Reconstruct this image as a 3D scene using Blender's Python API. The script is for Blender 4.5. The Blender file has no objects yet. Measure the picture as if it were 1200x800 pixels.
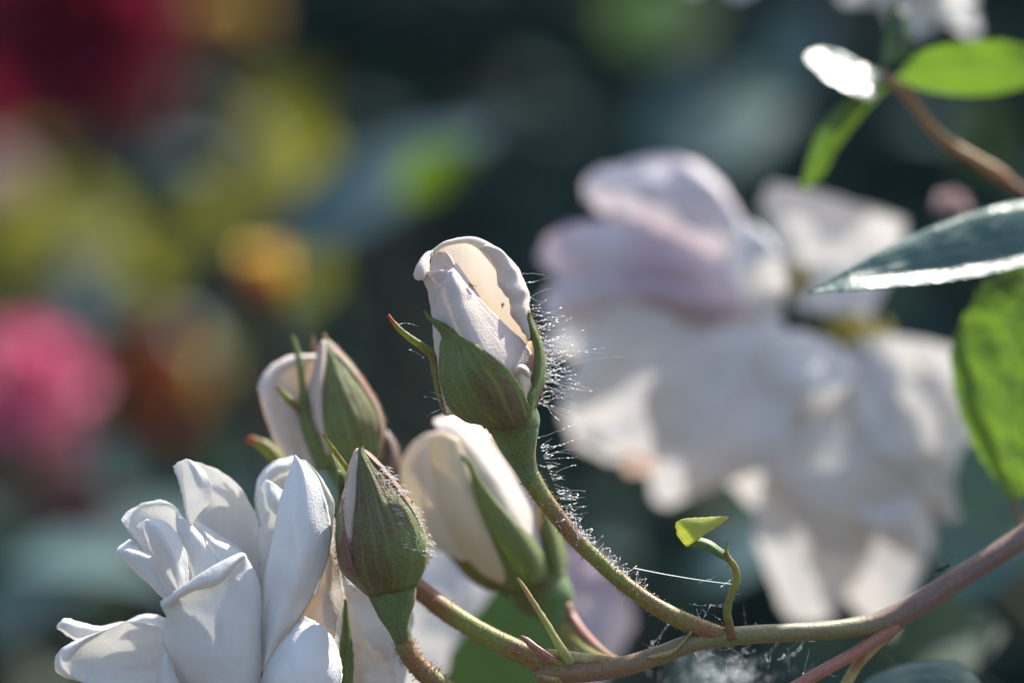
import bpy, math, random
from mathutils import Vector, noise
random.seed(11)
S = bpy.context.scene
COL = S.collection
# ------------------------------------------------------------------ camera, sky, sun, exposure
D = 0.60                       # focus distance, metres
K = 0.19 / 1200.0              # metres per photo pixel in the focus plane
H = 1.0                        # height of the lens above the garden soil
cam_d = bpy.data.cameras.new("camera"); cam = bpy.data.objects.new("camera", cam_d); COL.objects.link(cam)
cam.location = (0, -D, H); cam.rotation_euler = (math.radians(90), 0, 0)
cam_d.sensor_width = 36; cam_d.lens = 36 * D / 0.19
cam_d.clip_start = 0.01; cam_d.clip_end = 3000
cam_d.dof.use_dof = True; cam_d.dof.focus_distance = D - 0.002
cam_d.dof.aperture_fstop = cam_d.lens * 0.001 / 0.027
S.camera = cam
SUN = Vector((0.40, 0.46, 0.79)).normalized()
w = bpy.data.worlds.new("World"); S.world = w; w.use_nodes = True
nt = w.node_tree; sk = nt.nodes.new("ShaderNodeTexSky"); sk.sky_type = 'NISHITA'; sk.sun_disc = False; sk.dust_density = 2.5; sk.ozone_density = 1.0; sk.air_density = 1.0
sk.sun_elevation = math.asin(SUN.z); sk.sun_rotation = math.atan2(SUN.x, SUN.y)
bg = nt.nodes["Background"]; bg.inputs[1].default_value = 0.13; nt.links.new(sk.outputs[0], bg.inputs[0])
sd = bpy.data.lights.new("sun", 'SUN'); sd.energy = 5.0; sd.angle = math.radians(0.5); sd.color = (1, 0.95, 0.86)
so = bpy.data.objects.new("sun", sd); COL.objects.link(so)
so.rotation_euler = SUN.to_track_quat('Z', 'Y').to_euler(); so.location = (1, 1, 4)
S.view_settings.view_transform = 'Standard'; S.view_settings.look = 'None'
S.view_settings.exposure = 1.1; S.view_settings.gamma = 1
S.render.engine = 'CYCLES'
S.cycles.use_denoising = True
S.cycles.max_bounces = 8; S.cycles.diffuse_bounces = 5; S.cycles.transmission_bounces = 6
S.cycles.sample_clamp_indirect = 4

# ------------------------------------------------------------------ helpers
def P(x, y, d=0.0):
    """photo pixel + distance behind the focus plane (in focus-plane pixels) -> metres"""
    Y = d * K; s = (D + Y) / D
    return Vector(((x - 600) * K * s, Y, H + (400 - y) * K * s))

def cr(p0, p1, p2, p3, t):
    t2 = t * t; t3 = t2 * t
    return [0.5 * (2 * b + (c - a) * t + (2 * a - 5 * b + 4 * c - e) * t2 + (3 * b - a - 3 * c + e) * t3)
            for a, b, c, e in zip(p0, p1, p2, p3)]

def spline(pts, n):
    m = len(pts)
    if m == 1: return [list(pts[0])] * n
    out = []
    ex = [[2 * a - b for a, b in zip(pts[0], pts[1])]] + [list(p) for p in pts] + [[2 * a - b for a, b in zip(pts[-1], pts[-2])]]
    for i in range(n):
        f = i / (n - 1) * (m - 1); k = min(int(f), m - 2)
        out.append(cr(ex[k], ex[k + 1], ex[k + 2], ex[k + 3], f - k))
    return out

ROOTLOC = {}
def root_of(o):
    while o.parent: o = o.parent
    return o

def tag(o, label=None, cat=None, group=None, kind=None):
    if label: o['label'] = label
    if cat: o['category'] = cat
    if group: o['group'] = group
    if kind: o['kind'] = kind
    return o

def thing(name, loc, label, cat, group=None):
    o = bpy.data.objects.new(name, None); COL.objects.link(o)
    o.empty_display_size = 0.01; o.location = loc
    return tag(o, label, cat, group)

def mesh_obj(name, verts, faces, mat, parent=None, uvs=None, loc=None, thick=0.0, mats=None, fmat=None):
    me = bpy.data.meshes.new(name)
    off = Vector(loc) if loc is not None else (root_of(parent).location if parent else Vector((0, 0, 0)))
    me.from_pydata([tuple(Vector(v) - off) for v in verts], [], faces)
    me.polygons.foreach_set("use_smooth", [True] * len(me.polygons))
    if uvs:
        l = me.uv_layers.new(name="UVMap")
        flat = []
        for lp in me.loops: flat += uvs[lp.vertex_index]
        l.data.foreach_set("uv", flat)
    for m in ([mat] + (mats or [])): me.materials.append(m)
    if fmat: me.polygons.foreach_set("material_index", fmat)
    me.update()
    o = bpy.data.objects.new(name, me); COL.objects.link(o)
    if parent: o.parent = parent
    elif loc is not None: o.location = loc
    if thick:
        md = o.modifiers.new("thickness", 'SOLIDIFY'); md.thickness = thick * K; md.offset = 0
    return o

def grid(rows_pts, uvflip=False):
    nv = len(rows_pts); nu = len(rows_pts[0])
    verts = [p for r in rows_pts for p in r]
    faces = [(j * nu + i, j * nu + i + 1, (j + 1) * nu + i + 1, (j + 1) * nu + i) for j in range(nv - 1) for i in range(nu - 1)]
    uvs = [(i / (nu - 1), j / (nv - 1)) for j in range(nv) for i in range(nu)]
    return verts, faces, uvs

def loft_pts(rows, nu, nv):
    rr = [spline(r, nu) for r in rows]
    cols = [spline([r[i] for r in rr], nv) for i in range(nu)]
    return [[cols[i][j] for i in range(nu)] for j in range(nv)]

_seed = [0]
def loft(name, rows, mat, parent, nu=20, nv=26, wob=1.0, edge=1.0, thick=0.0, dd=0.0, dx=0, dy=0, ridge=0.0):
    """surface through traced rows of (px, py, depth); wob = soft unevenness in depth, edge = uneven free edge"""
    g = loft_pts(rows, nu, nv)
    _seed[0] += 1; sx = _seed[0] * 7.31
    out = []
    for j, r in enumerate(g):
        o = []
        for i, (x, y, d) in enumerate(r):
            u = i / (nu - 1); v = j / (nv - 1)
            n1 = noise.noise((x * 0.03 + sx, y * 0.03, d * 0.03)); n2 = noise.noise((x * 0.09, y * 0.09 + sx, 3))
            d2 = d + wob * (5 * n1 + 1.6 * n2)
            e = max(0, 1 - min(u, 1 - u, v, 1 - v) * 14)
            if e and edge:
                x += edge * e * 1.3 * noise.noise((x * 0.17, y * 0.17, sx)); y += edge * e * 1.3 * noise.noise((x * 0.17, y * 0.17, sx + 9))
            if ridge: d2 -= ridge * math.exp(-((u - .5) / .07) ** 2) * (1 - v)
            o.append(P(x + dx, y + dy, d2 + dd))
        out.append(o)
    v, f, uv = grid(out)
    return mesh_obj(name, v, f, mat, parent, uv, thick=thick)

def tube_geo(pts, n=10, seg=None, bump=0.0, cap=True):
    """pts: (px,py,d,r) splined -> verts, faces, uvs"""
    seg = seg or max(8, len(pts) * 6)
    ps = spline(pts, seg) if len(pts) > 1 else pts
    c = [P(p[0], p[1], p[2]) for p in ps]; rad = [max(0.05, p[3]) * K * (1 + p[2] * K / D) for p in ps]
    verts, faces, uvs = [], [], []
    t = (c[1] - c[0]).normalized(); a = t.orthogonal().normalized()
    for k in range(seg):
        t = (c[min(k + 1, seg - 1)] - c[max(k - 1, 0)]).normalized()
        a = (a - t * a.dot(t)).normalized(); b = t.cross(a)
        for i in range(n):
            an = 2 * math.pi * i / n
            r = rad[k]
            if bump: r *= 1 + bump * noise.noise(c[k] * 260 + a * math.cos(an) * 2 + b * math.sin(an) * 2)
            verts.append(c[k] + (a * math.cos(an) + b * math.sin(an)) * r); uvs.append((i / n, k / (seg - 1)))
    for k in range(seg - 1):
        for i in range(n):
            j = (i + 1) % n
            faces.append((k * n + i, k * n + j, (k + 1) * n + j, (k + 1) * n + i))
    if cap:
        faces.append(tuple(range(n - 1, -1, -1))); faces.append(tuple((seg - 1) * n + i for i in range(n)))
    return verts, faces, uvs

def tube(name, pts, mat, parent, n=12, seg=None, bump=0.06):
    v, f, uv = tube_geo(pts, n, seg, bump)
    return mesh_obj(name, v, f, mat, parent, uv)

class Bag:
    """collects many tiny pieces into one mesh"""
    def __init__(s): s.v = []; s.f = []
    def add(s, v, f):
        o = len(s.v); s.v += v; s.f += [tuple(i + o for i in q) for q in f]
    def ball(s, c, r, st=1.0, ax=None):
        u = [Vector((1, 0, 0)), Vector((-1, 0, 0)), Vector((0, 1, 0)), Vector((0, -1, 0)), Vector((0, 0, 1)), Vector((0, 0, -1))]
        vs = []
        for q in u:
            w_ = q * r
            if ax is not None: w_ = w_ + ax * (w_.dot(ax)) * (st - 1)
            vs.append(c + w_)
        s.add(vs, [(0, 2, 4), (2, 1, 4), (1, 3, 4), (3, 0, 4), (2, 0, 5), (1, 2, 5), (3, 1, 5), (0, 3, 5)])
    def line(s, pts, r0, r1, n=4):
        vs, fs = [], []
        t = (pts[1] - pts[0]).normalized(); a = t.orthogonal().normalized(); m = len(pts)
        for k in range(m):
            t = (pts[min(k + 1, m - 1)] - pts[max(k - 1, 0)]).normalized()
            a = (a - t * a.dot(t)).normalized(); b = t.cross(a); r = r0 + (r1 - r0) * k / (m - 1)
            for i in range(n):
                an = 2 * math.pi * i / n; vs.append(pts[k] + (a * math.cos(an) + b * math.sin(an)) * r)
        for k in range(m - 1):
            for i in range(n):
                j = (i + 1) % n; fs.append((k * n + i, k * n + j, (k + 1) * n + j, (k + 1) * n + i))
        s.add(vs, fs)
    def build(s, name, mat, parent=None, **kw):
        return mesh_obj(name, s.v, s.f, mat, parent, **kw)

# ------------------------------------------------------------------ materials
def nodes(name):
    m = bpy.data.materials.new(name); m.use_nodes = True
    t = m.node_tree; t.nodes.clear()
    out = t.nodes.new("ShaderNodeOutputMaterial")
    return m, t, out

def lk(t, a, b): t.links.new(a, b)

def leafy(name, base, trans, tf=0.35, rough=0.45, spec=0.5, noise_col=None, noise_scale=120, noise_lo=.45, noise_hi=.62,
          bump=0.3, bump_scale=900, tip=None, base_end=None, vein=None, sheen=0.0, bump_dist=0.0002, coat=0.0, stripe=0.0, noise_mix=1.0, ustripe=12, base_u=None, speck=0.0, sidevein=None):
    m, t, out = nodes(name); N = t.nodes.new
    tc = N("ShaderNodeTexCoord")
    geo = N("ShaderNodeNewGeometry")
    n1 = N("ShaderNodeTexNoise"); n1.inputs["Scale"].default_value = noise_scale; n1.inputs["Detail"].default_value = 4
    lk(t, geo.outputs["Position"], n1.inputs["Vector"])
    rp = N("ShaderNodeMapRange"); rp.inputs[1].default_value = noise_lo; rp.inputs[2].default_value = noise_hi
    lk(t, n1.outputs["Fac"], rp.inputs[0])
    mul = N("ShaderNodeMath"); mul.operation = 'MULTIPLY'; mul.inputs[1].default_value = noise_mix; lk(t, rp.outputs[0], mul.inputs[0])
    def mixc(fac, a, b):
        x = N("ShaderNodeMix"); x.data_type = 'RGBA'
        if hasattr(fac, "links"): lk(t, fac, x.inputs[0])
        else: x.inputs[0].default_value = fac
        for q, k in ((a, 6), (b, 7)):
            if hasattr(q, "links"): lk(t, q, x.inputs[k])
            else: x.inputs[k].default_value = (*q, 1)
        return x.outputs[2]
    col = base; tcol = trans
    if noise_col:
        col = mixc(mul.outputs[0], col, noise_col); tcol = mixc(mul.outputs[0], tcol, tuple(0.5 * (a + b) for a, b in zip(trans, noise_col)))
    sep = N("ShaderNodeSeparateXYZ"); lk(t, tc.outputs["UV"], sep.inputs[0])
    if tip:
        r2 = N("ShaderNodeMapRange"); r2.inputs[1].default_value = tip[1]; r2.inputs[2].default_value = tip[2]; lk(t, sep.outputs[1], r2.inputs[0])
        col = mixc(r2.outputs[0], col, tip[0]); tcol = mixc(r2.outputs[0], tcol, tip[0])
    if base_end:
        r3 = N("ShaderNodeMapRange"); r3.inputs[1].default_value = base_end[2]; r3.inputs[2].default_value = base_end[1]; lk(t, sep.outputs[1], r3.inputs[0])
        if base_u:
            r5 = N("ShaderNodeMapRange"); r5.inputs[1].default_value = base_u[1]; r5.inputs[2].default_value = base_u[0]; lk(t, sep.outputs[0], r5.inputs[0])
            m5 = N("ShaderNodeMath"); m5.operation = 'MULTIPLY'; lk(t, r3.outputs[0], m5.inputs[0]); lk(t, r5.outputs[0], m5.inputs[1]); r3 = m5
        col = mixc(r3.outputs[0], col, base_end[0]); tcol = mixc(r3.outputs[0], tcol, base_end[0])
    if speck:
        ns = N("ShaderNodeTexNoise"); ns.inputs["Scale"].default_value = 2600; ns.inputs["Detail"].default_value = 2; lk(t, geo.outputs["Position"], ns.inputs["Vector"])
        rs = N("ShaderNodeMapRange"); rs.inputs[1].default_value = .35; rs.inputs[2].default_value = .65; rs.inputs[3].default_value = 1 - speck; rs.inputs[4].default_value = 1 + speck; lk(t, ns.outputs["Fac"], rs.inputs[0])
        vm = N("ShaderNodeVectorMath"); vm.operation = 'SCALE'
        if hasattr(col, "links"): lk(t, col, vm.inputs[0])
        else: vm.inputs[0].default_value = col
        lk(t, rs.outputs[0], vm.inputs["Scale"]); col = vm.outputs[0]
    svm = None
    if sidevein:   # midrib and branching side veins of a leaf blade
        def mth(op, a, b=None):
            x = N("ShaderNodeMath"); x.operation = op
            for k, q in enumerate((a, b)):
                if q is None: continue
                if hasattr(q, "links"): lk(t, q, x.inputs[k])
                else: x.inputs[k].default_value = q
            return x.outputs[0]
        au = mth('ABSOLUTE', mth('SUBTRACT', sep.outputs[0], .5))
        wob = mth('MULTIPLY', n1.outputs["Fac"], .10)
        ph = mth('ADD', mth('MULTIPLY', mth('ADD', sep.outputs[1], wob), 9.0), mth('MULTIPLY', au, -6.5))
        tri = mth('ABSOLUTE', mth('SUBTRACT', mth('FRACT', ph), .5))
        v1 = N("ShaderNodeMapRange"); v1.inputs[1].default_value = .10; v1.inputs[2].default_value = .02; lk(t, tri, v1.inputs[0])
        v2 = N("ShaderNodeMapRange"); v2.inputs[1].default_value = .025; v2.inputs[2].default_value = .008; lk(t, au, v2.inputs[0])
        svm = mth('MAXIMUM', mth('MULTIPLY', v1.outputs[0], .7), v2.outputs[0])
        col = mixc(svm, col, sidevein); tcol = mixc(mth('MULTIPLY', svm, .6), tcol, sidevein)
    # stretched veins along the length + fine cell grain
    mp = N("ShaderNodeMapping"); mp.inputs["Scale"].default_value = (ustripe, 1.6, 1); lk(t, tc.outputs["UV"], mp.inputs[0])
    n3 = N("ShaderNodeTexNoise"); n3.inputs["Scale"].default_value = 1.0; n3.inputs["Detail"].default_value = 3; lk(t, mp.outputs[0], n3.inputs["Vector"])
    if vein:
        r4 = N("ShaderNodeMapRange"); r4.inputs[1].default_value = .5; r4.inputs[2].default_value = .68; lk(t, n3.outputs["Fac"], r4.inputs[0])
        col = mixc(r4.outputs[0], col, vein)
    n2 = N("ShaderNodeTexNoise"); n2.inputs["Scale"].default_value = bump_scale; n2.inputs["Detail"].default_value = 3
    lk(t, geo.outputs["Position"], n2.inputs["Vector"])
    ad = N("ShaderNodeMath"); ad.operation = 'MULTIPLY_ADD'; lk(t, n3.outputs["Fac"], ad.inputs[0]); ad.inputs[1].default_value = stripe; lk(t, n2.outputs["Fac"], ad.inputs[2])
    if svm is not None:
        a2 = N("ShaderNodeMath"); a2.operation = 'MULTIPLY_ADD'; lk(t, svm, a2.inputs[0]); a2.inputs[1].default_value = -.8; lk(t, ad.outputs[0], a2.inputs[2]); ad = a2
    bp = N("ShaderNodeBump"); bp.inputs["Strength"].default_value = bump; bp.inputs["Distance"].default_value = bump_dist
    lk(t, ad.outputs[0], bp.inputs["Height"])
    p = N("ShaderNodeBsdfPrincipled"); p.inputs["Roughness"].default_value = rough; p.inputs["Specular IOR Level"].default_value = spec
    p.inputs["Sheen Weight"].default_value = sheen; p.inputs["Coat Weight"].default_value = coat; p.inputs["Coat Roughness"].default_value = .25
    tr = N("ShaderNodeBsdfTranslucent")
    for q, s in ((col, p.inputs["Base Color"]), (tcol, tr.inputs["Color"])):
        if hasattr(q, "links"): lk(t, q, s)
        else: s.default_value = (*q, 1)
    lk(t, bp.outputs[0], p.inputs["Normal"]); lk(t, bp.outputs[0], tr.inputs["Normal"])
    mx = N("ShaderNodeMixShader"); mx.inputs[0].default_value = tf
    lk(t, p.outputs[0], mx.inputs[1]); lk(t, tr.outputs[0], mx.inputs[2]); lk(t, mx.outputs[0], out.inputs[0])
    return m

M = {}
PT = dict(rough=.70, spec=.14, bump=.42, bump_scale=1900, sheen=.05, stripe=1.3, bump_dist=.00028, ustripe=14)
M['petal'] = leafy("white petal", (.81, .81, .80), (.84, .83, .80), tf=.42, **PT)
M['guard'] = leafy("thick guard petal", (.83, .83, .83), (.8, .8, .76), tf=.12, **PT)
M['guard_cream'] = leafy("thick cream petal", (.72, .65, .59), (.84, .70, .54), tf=.24, noise_col=(.67, .58, .56), noise_scale=60, **PT)
M['cream'] = leafy("cream petal", (.78, .72, .66), (.88, .70, .48), tf=.30, **PT)
M['cream_glow'] = leafy("cream petal with warm glow painted at its base", (.82, .80, .77), (.86, .81, .74), tf=.48, base_end=((.88, .72, .52), .20, .44), **PT)  # warm base colour stands in for sunlight glowing through the petal
M['cream_yellow_shade'] = leafy("yellowish cream petal with painted shade", (.72, .65, .50), (.80, .68, .42), tf=.28, **PT)  # yellowish cream, darkened to carry the shade on these petals
M['pinkedge'] = leafy("cream petal with pink rim", (.78, .73, .65), (.84, .73, .56), tf=.32, base_end=((.62, .08, .18), 0.0, .05), base_u=(.12, .26), **PT)
M['shade_white'] = leafy("white petal greyed for shade", (.70, .68, .67), (.70, .67, .64), tf=.24, **PT)  # greyer copy of the white petal, shade of the rear roses in its colour
M['blush'] = leafy("blush white petal", (.68, .62, .65), (.66, .58, .61), tf=.24, noise_col=(.50, .38, .43), noise_scale=34, **PT)
M['pinkcream'] = leafy("pink flushed petal", (.68, .58, .50), (.7, .5, .38), tf=.3, noise_col=(.55, .33, .34), noise_scale=110, **PT)
M['mauve'] = leafy("brownish mauve sepal", (.22, .16, .14), (.3, .2, .14), tf=.2, noise_col=(.26, .20, .17), noise_scale=160, bump=.5, speck=.25)
M['sepal'] = leafy("sepal green", (.175, .225, .075), (.34, .44, .08), tf=.28, rough=.55, spec=.3, noise_col=(.18, .085, .07), noise_scale=62, noise_lo=.47, noise_hi=.64, speck=.3,
                   bump=.7, bump_scale=2200, tip=((.30, .05, .03), .93, 1.0), vein=(.26, .29, .12), stripe=2.4, ustripe=13, noise_mix=.7, sheen=.08, bump_dist=.0003)
M['sepal_pale'] = leafy("pale sepal edge", (.30, .27, .17), (.42, .38, .16), tf=.3, rough=.6, noise_col=(.30, .15, .11), noise_scale=180, tip=((.34, .06, .03), .9, 1.0), bump=.6, stripe=1.6, ustripe=6, sheen=.1, speck=.25)
M['sepal_lime'] = leafy("yellow green sepal", (.20, .24, .05), (.42, .46, .06), tf=.38, rough=.55, noise_col=(.24, .13, .05), noise_scale=220, tip=((.46, .07, .03), .84, .97), bump=.5, sheen=.1, speck=.25)
M['recept'] = leafy("receptacle green", (.125, .20, .075), (.26, .40, .07), tf=.14, rough=.55, spec=.35, noise_col=(.13, .14, .05), noise_scale=140, bump=.5, bump_scale=2000, sheen=.1, speck=.25)
M['stalk'] = leafy("stalk green red", (.21, .22, .045), (.36, .34, .06), tf=.14, rough=.5, noise_col=(.26, .12, .055), noise_scale=75, noise_lo=.44, noise_hi=.60, bump=.7, bump_scale=1600, sheen=.12, speck=.25)
M['cane'] = leafy("cane", speck=.2, base=(.19, .19, .075), trans=(.34, .3, .08), tf=.08, rough=.45, noise_col=(.25, .17, .10), noise_scale=40, noise_lo=.44, noise_hi=.60, tip=((.175, .105, .085), .55, .70), base_end=((.24, .15, .075), .16, .40), bump=.5, bump_scale=1200, sheen=.1)
M['cane_red'] = leafy("reddish cane", (.32, .13, .09), (.3, .2, .1), tf=.08, rough=.45, noise_col=(.24, .17, .07), noise_scale=40, bump=.4, bump_scale=1200, sheen=.1, speck=.25)
M['bract'] = leafy("dry bract", (.46, .40, .19), (.55, .48, .18), tf=.3, rough=.6, noise_col=(.34, .18, .09), noise_scale=150, bump=.5, speck=.25)
M['leaf'] = leafy("rose leaf", (.035, .07, .042), (.10, .18, .03), tf=.22, rough=.5, spec=.4, noise_col=(.045, .08, .04), noise_scale=60, bump=.35, bump_scale=420, stripe=1.0, bump_dist=.0006)
M['leaf_dark'] = leafy("dark leaf", (.032, .058, .05), (.05, .09, .04), tf=.12, rough=.85, spec=.1, noise_col=(.04, .07, .05), noise_scale=60, bump=.2, bump_scale=420, bump_dist=.0006)  # darker, duller leaf green
M['leaf_mid'] = leafy("mid green leaf", (.07, .14, .05), (.18, .32, .06), tf=.3, rough=.6, spec=.3, noise_scale=60, bump=.3, bump_scale=420, bump_dist=.0006)
M['leaf_lime'] = leafy("lime leaf", (.08, .16, .02), (.22, .36, .02), tf=.45, rough=.7, spec=.2, bump=.2)
M['leaf_blue_far'] = leafy("bluish leaf", (.045, .095, .115), (.08, .14, .06), tf=.12, rough=.8, spec=.2, bump=.2)
M['leaf_glauc'] = leafy("blue green leaf", (.06, .125, .13), (.08, .14, .06), tf=.12, rough=.75, spec=.25, noise_col=(.07, .11, .11), noise_scale=30, bump=.2, bump_scale=420, bump_dist=.0006)
M['leaf_blue'] = leafy("glossy leaf", (.055, .125, .11), (.10, .22, .08), tf=.22, rough=.34, spec=.42, noise_col=(.07, .14, .125), noise_scale=70, bump=.3, bump_scale=700, stripe=.6, sidevein=(.11, .19, .17), bump_dist=.0006)
M['leaf_bright'] = leafy("young leaf", (.045, .10, .018), (.15, .27, .022), tf=.40, rough=.5, sidevein=(.13, .20, .05), noise_col=(.035, .09, .02), noise_scale=45, noise_lo=.4, noise_hi=.65, noise_mix=.5, bump=.5, bump_scale=420, stripe=1.0, bump_dist=.0006)
M['leaf_olive'] = leafy("olive leaf", (.13, .14, .02), (.40, .40, .03), tf=.42, rough=.6, spec=.3, bump=.3, bump_scale=420, bump_dist=.0006)
M['leaf_tip'] = leafy("young leaflet", (.34, .38, .11), (.78, .82, .24), tf=.58, speck=.15, rough=.5, bump=.6, bump_scale=1100, tip=((.4, .08, .05), .93, 1.0), stripe=2, vein=(.36, .40, .14))
M['crimson'] = leafy("crimson petal", (.16, .008, .025), (.22, .008, .03), tf=.35, rough=.6)
M['pink'] = leafy("pink petal", (.62, .15, .26), (.80, .18, .32), tf=.45, rough=.6)
M['palepink'] = leafy("pale pink petal", (.50, .36, .35), (.5, .34, .32), tf=.3, rough=.7)
M['dullpink'] = leafy("dull pink petal", (.24, .12, .13), (.24, .12, .12), tf=.3, rough=.7)
M['orange'] = leafy("orange petal", (.80, .34, .10), (.92, .44, .10), tf=.45, rough=.7, tip=((.85, .66, .16), .30, .80))
M['brownorange'] = leafy("russet petal", (.30, .09, .035), (.35, .11, .04), tf=.35, rough=.6)
M['yellow'] = leafy("yellow petal", (.45, .28, .03), (.5, .32, .03), tf=.4, rough=.6)
M['stamen'] = leafy("stamen", (.45, .38, .05), (.5, .42, .05), tf=.2, rough=.6)
M['bract_lime'] = leafy("pale bract", (.36, .37, .14), (.5, .5, .14), tf=.35, rough=.55, noise_col=(.40, .30, .14), noise_scale=150, bump=.5, speck=.2)
M['hair'] = leafy("gland hair", (.45, .22, .16), (.6, .4, .25), tf=.45, rough=.4, bump=0)
M['silk'] = leafy("silk", (.9, .9, .9), (.9, .92, .95), tf=.5, rough=.25, spec=.8, bump=0)
M['insect'] = leafy("insect", (.02, .025, .02), (.05, .05, .03), tf=.05, rough=.35, bump=0)
M['aphid'] = leafy("aphid", (.22, .17, .03), (.3, .25, .04), tf=.2, rough=.4, bump=0)
M['soil'] = leafy("soil", (.06, .045, .032), (.03, .02, .01), tf=0, rough=.9, noise_col=(.03, .024, .018), noise_scale=9, bump=1, bump_scale=60, bump_dist=.02)
M['hedge'] = leafy("hedge leaf", (.021, .052, .044), (.04, .07, .04), tf=.12, rough=.7, noise_col=(.045, .075, .062), noise_scale=4, bump=0)
M['twig'] = leafy("twig", (.40, .22, .09), (.3, .2, .1), tf=.05, rough=.6, noise_col=(.22, .10, .05), noise_scale=60, bump=.5)
M['twig_dark'] = leafy("dark twig", (.07, .055, .04), (.1, .1, .05), tf=.05, rough=.7, noise_col=(.04, .05, .03), noise_scale=30, bump=.5)

# ------------------------------------------------------------------ ground and hedge
def ground():
    n = 40; v = []; f = []
    xs = [((i / n) * 2 - 1) for i in range(n + 1)]
    def sp(a): return math.copysign(abs(a) ** 4 * 1500 + abs(a) * 4, a)
    for b in xs:
        for a in xs:
            x, y = sp(a), sp(b)
            near = max(0, 1 - math.hypot(x, y) / 8)
            v.append((x, y, near * .03 * noise.noise((x * 2, y * 2, 0))))
    for j in range(n):
        for i in range(n):
            q = j * (n + 1) + i; f.append((q, q + 1, q + n + 2, q + n + 1))
    o = mesh_obj("ground", v, f, M['soil']); tag(o, kind='structure')
ground()

def leaf_mesh(name, mat, L=0.05, W=0.03, fold=.25, arch=.3, teeth=7, segs=7, wave=.0, seed=0):
    rnd = random.Random(seed)
    rows = []
    for j in range(segs * 2 + 1):
        t = j / (segs * 2)
        wd = W / 2 * (math.sin(math.pi * min(1, t ** .75 * 1.0)) ** .85) if 0 < t < 1 else 0.0006
        if j % 2 == 1: wd *= .93
        zc = -arch * L * (t ** 2) ; y = L * t
        row = []
        for s in (-1, -.66, -.33, 0, .33, .66, 1):
            x = s * wd; z = zc + abs(s) * wd * fold + wave * L * math.sin(t * 9 + s * 2) * abs(s)
            row.append((x, y, z))
        rows.append(row)
    verts, faces, uvs = grid([[Vector(p) for p in r] for r in rows])
    me = bpy.data.meshes.new(name); me.from_pydata([tuple(v) for v in verts], [], faces)
    me.polygons.foreach_set("use_smooth", [True] * len(me.polygons))
    l = me.uv_layers.new(name="UVMap"); fl = []
    for lp in me.loops: fl += uvs[lp.vertex_index]
    l.data.foreach_set("uv", fl); me.materials.append(mat)
    return me

def orient(o, y_dir, z_dir):
    y = Vector(y_dir).normalized(); z = Vector(z_dir); z = (z - y * z.dot(y)).normalized(); x = y.cross(z)
    from mathutils import Matrix
    o.rotation_euler = Matrix((x, y, z)).transposed().to_euler()

def place_leaf(me, parent, pos, y_dir, z_dir, scale=1.0, name="leaf"):
    o = bpy.data.objects.new(name, me); COL.objects.link(o)
    base = parent.location if parent else Vector((0, 0, 0))
    o.parent = parent; o.location = Vector(pos) - base; orient(o, y_dir, z_dir); o.scale = (scale,) * 3
    return o

def hedge():
    rnd = random.Random(5)
    v, f = [], []
    root = thing("hedge", (0, 3.2, 0), "dark clipped hedge closing off the garden behind all the roses", "hedge")
    for k in range(15000):
        x = rnd.uniform(-3.2, 3.2); z = rnd.uniform(0.02, 1.85)
        bul = .18 * noise.noise((x * 1.7, z * 1.7, 4)) + .08 * noise.noise((x * 5, z * 5, 1))
        y = 2.7 + bul + abs(rnd.gauss(0, .07))
        c = Vector((x, y, z)); L = rnd.uniform(.05, .09)
        a = Vector((rnd.gauss(0, 1), rnd.gauss(0, .5) - .5, rnd.gauss(0, .7) - .4)).normalized()
        n_ = Vector((rnd.gauss(0, .5), -1, rnd.gauss(.5, .5))); b = a.cross(n_).normalized() * L * .28
        i = len(v); v += [c, c + a * L * .45 + b, c + a * L, c + a * L * .45 - b]; f.append((i, i + 1, i + 2, i + 3))
    o = mesh_obj("foliage", v, f, M['hedge'], root); o['kind'] = 'stuff'
    # twiggy dark core behind the leaves
    v, f = [], []
    nx, nz = 40, 14
    for j in range(nz + 1):
        for i in range(nx + 1):
            x = -3.3 + 6.6 * i / nx; z = 1.82 * j / nz
            v.append(Vector((x, 2.95 + .16 * noise.noise((x * 1.7, z * 1.7, 4)), z)))
    for j in range(nz):
        for i in range(nx):
            q = j * (nx + 1) + i; f.append((q, q + 1, q + nx + 2, q + nx + 1))
    nb = len(v)
    v += [p + Vector((0, .7, 0)) for p in v[:nb]]
    f += [tuple(i + nb for i in reversed(q)) for q in f[:]]
    top = [nz * (nx + 1) + i for i in range(nx + 1)]
    f += [(top[i], top[i + 1], top[i + 1] + nb, top[i] + nb) for i in range(nx)]
    mesh_obj("branches", v, f, M['hedge'], root)
hedge()

# ------------------------------------------------------------------ bud machinery (cylindrical frame in photo-pixel space)
class Frame:
    def __init__(s, base, tip):
        b = Vector(base); t = Vector(tip); s.b = b; s.ax = (t - b); s.L = s.ax.length; s.ax.normalize()
        s.e1 = Vector((0, 0, -1)); s.e1 = (s.e1 - s.ax * s.e1.dot(s.ax)).normalized()
        s.e2 = Vector((1, 0, 0)); s.e2 = (s.e2 - s.ax * s.e2.dot(s.ax) - s.e1 * s.e2.dot(s.e1)).normalized()
    def pt(s, th, t, r):
        a = math.radians(th)
        p = s.b + s.ax * (t * s.L) + (s.e1 * math.cos(a) + s.e2 * math.sin(a)) * r
        return (p.x, p.y, p.z)

def prof(tab):
    def R(t):
        t = max(tab[0][0], min(tab[-1][0], t))
        for (a, ra), (b, rb) in zip(tab, tab[1:]):
            if t <= b:
                x = (t - a) / (b - a); x = x * x * (3 - 2 * x) * .5 + x * .5
                return ra + (rb - ra) * x
        return tab[-1][1]
    return R

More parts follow.
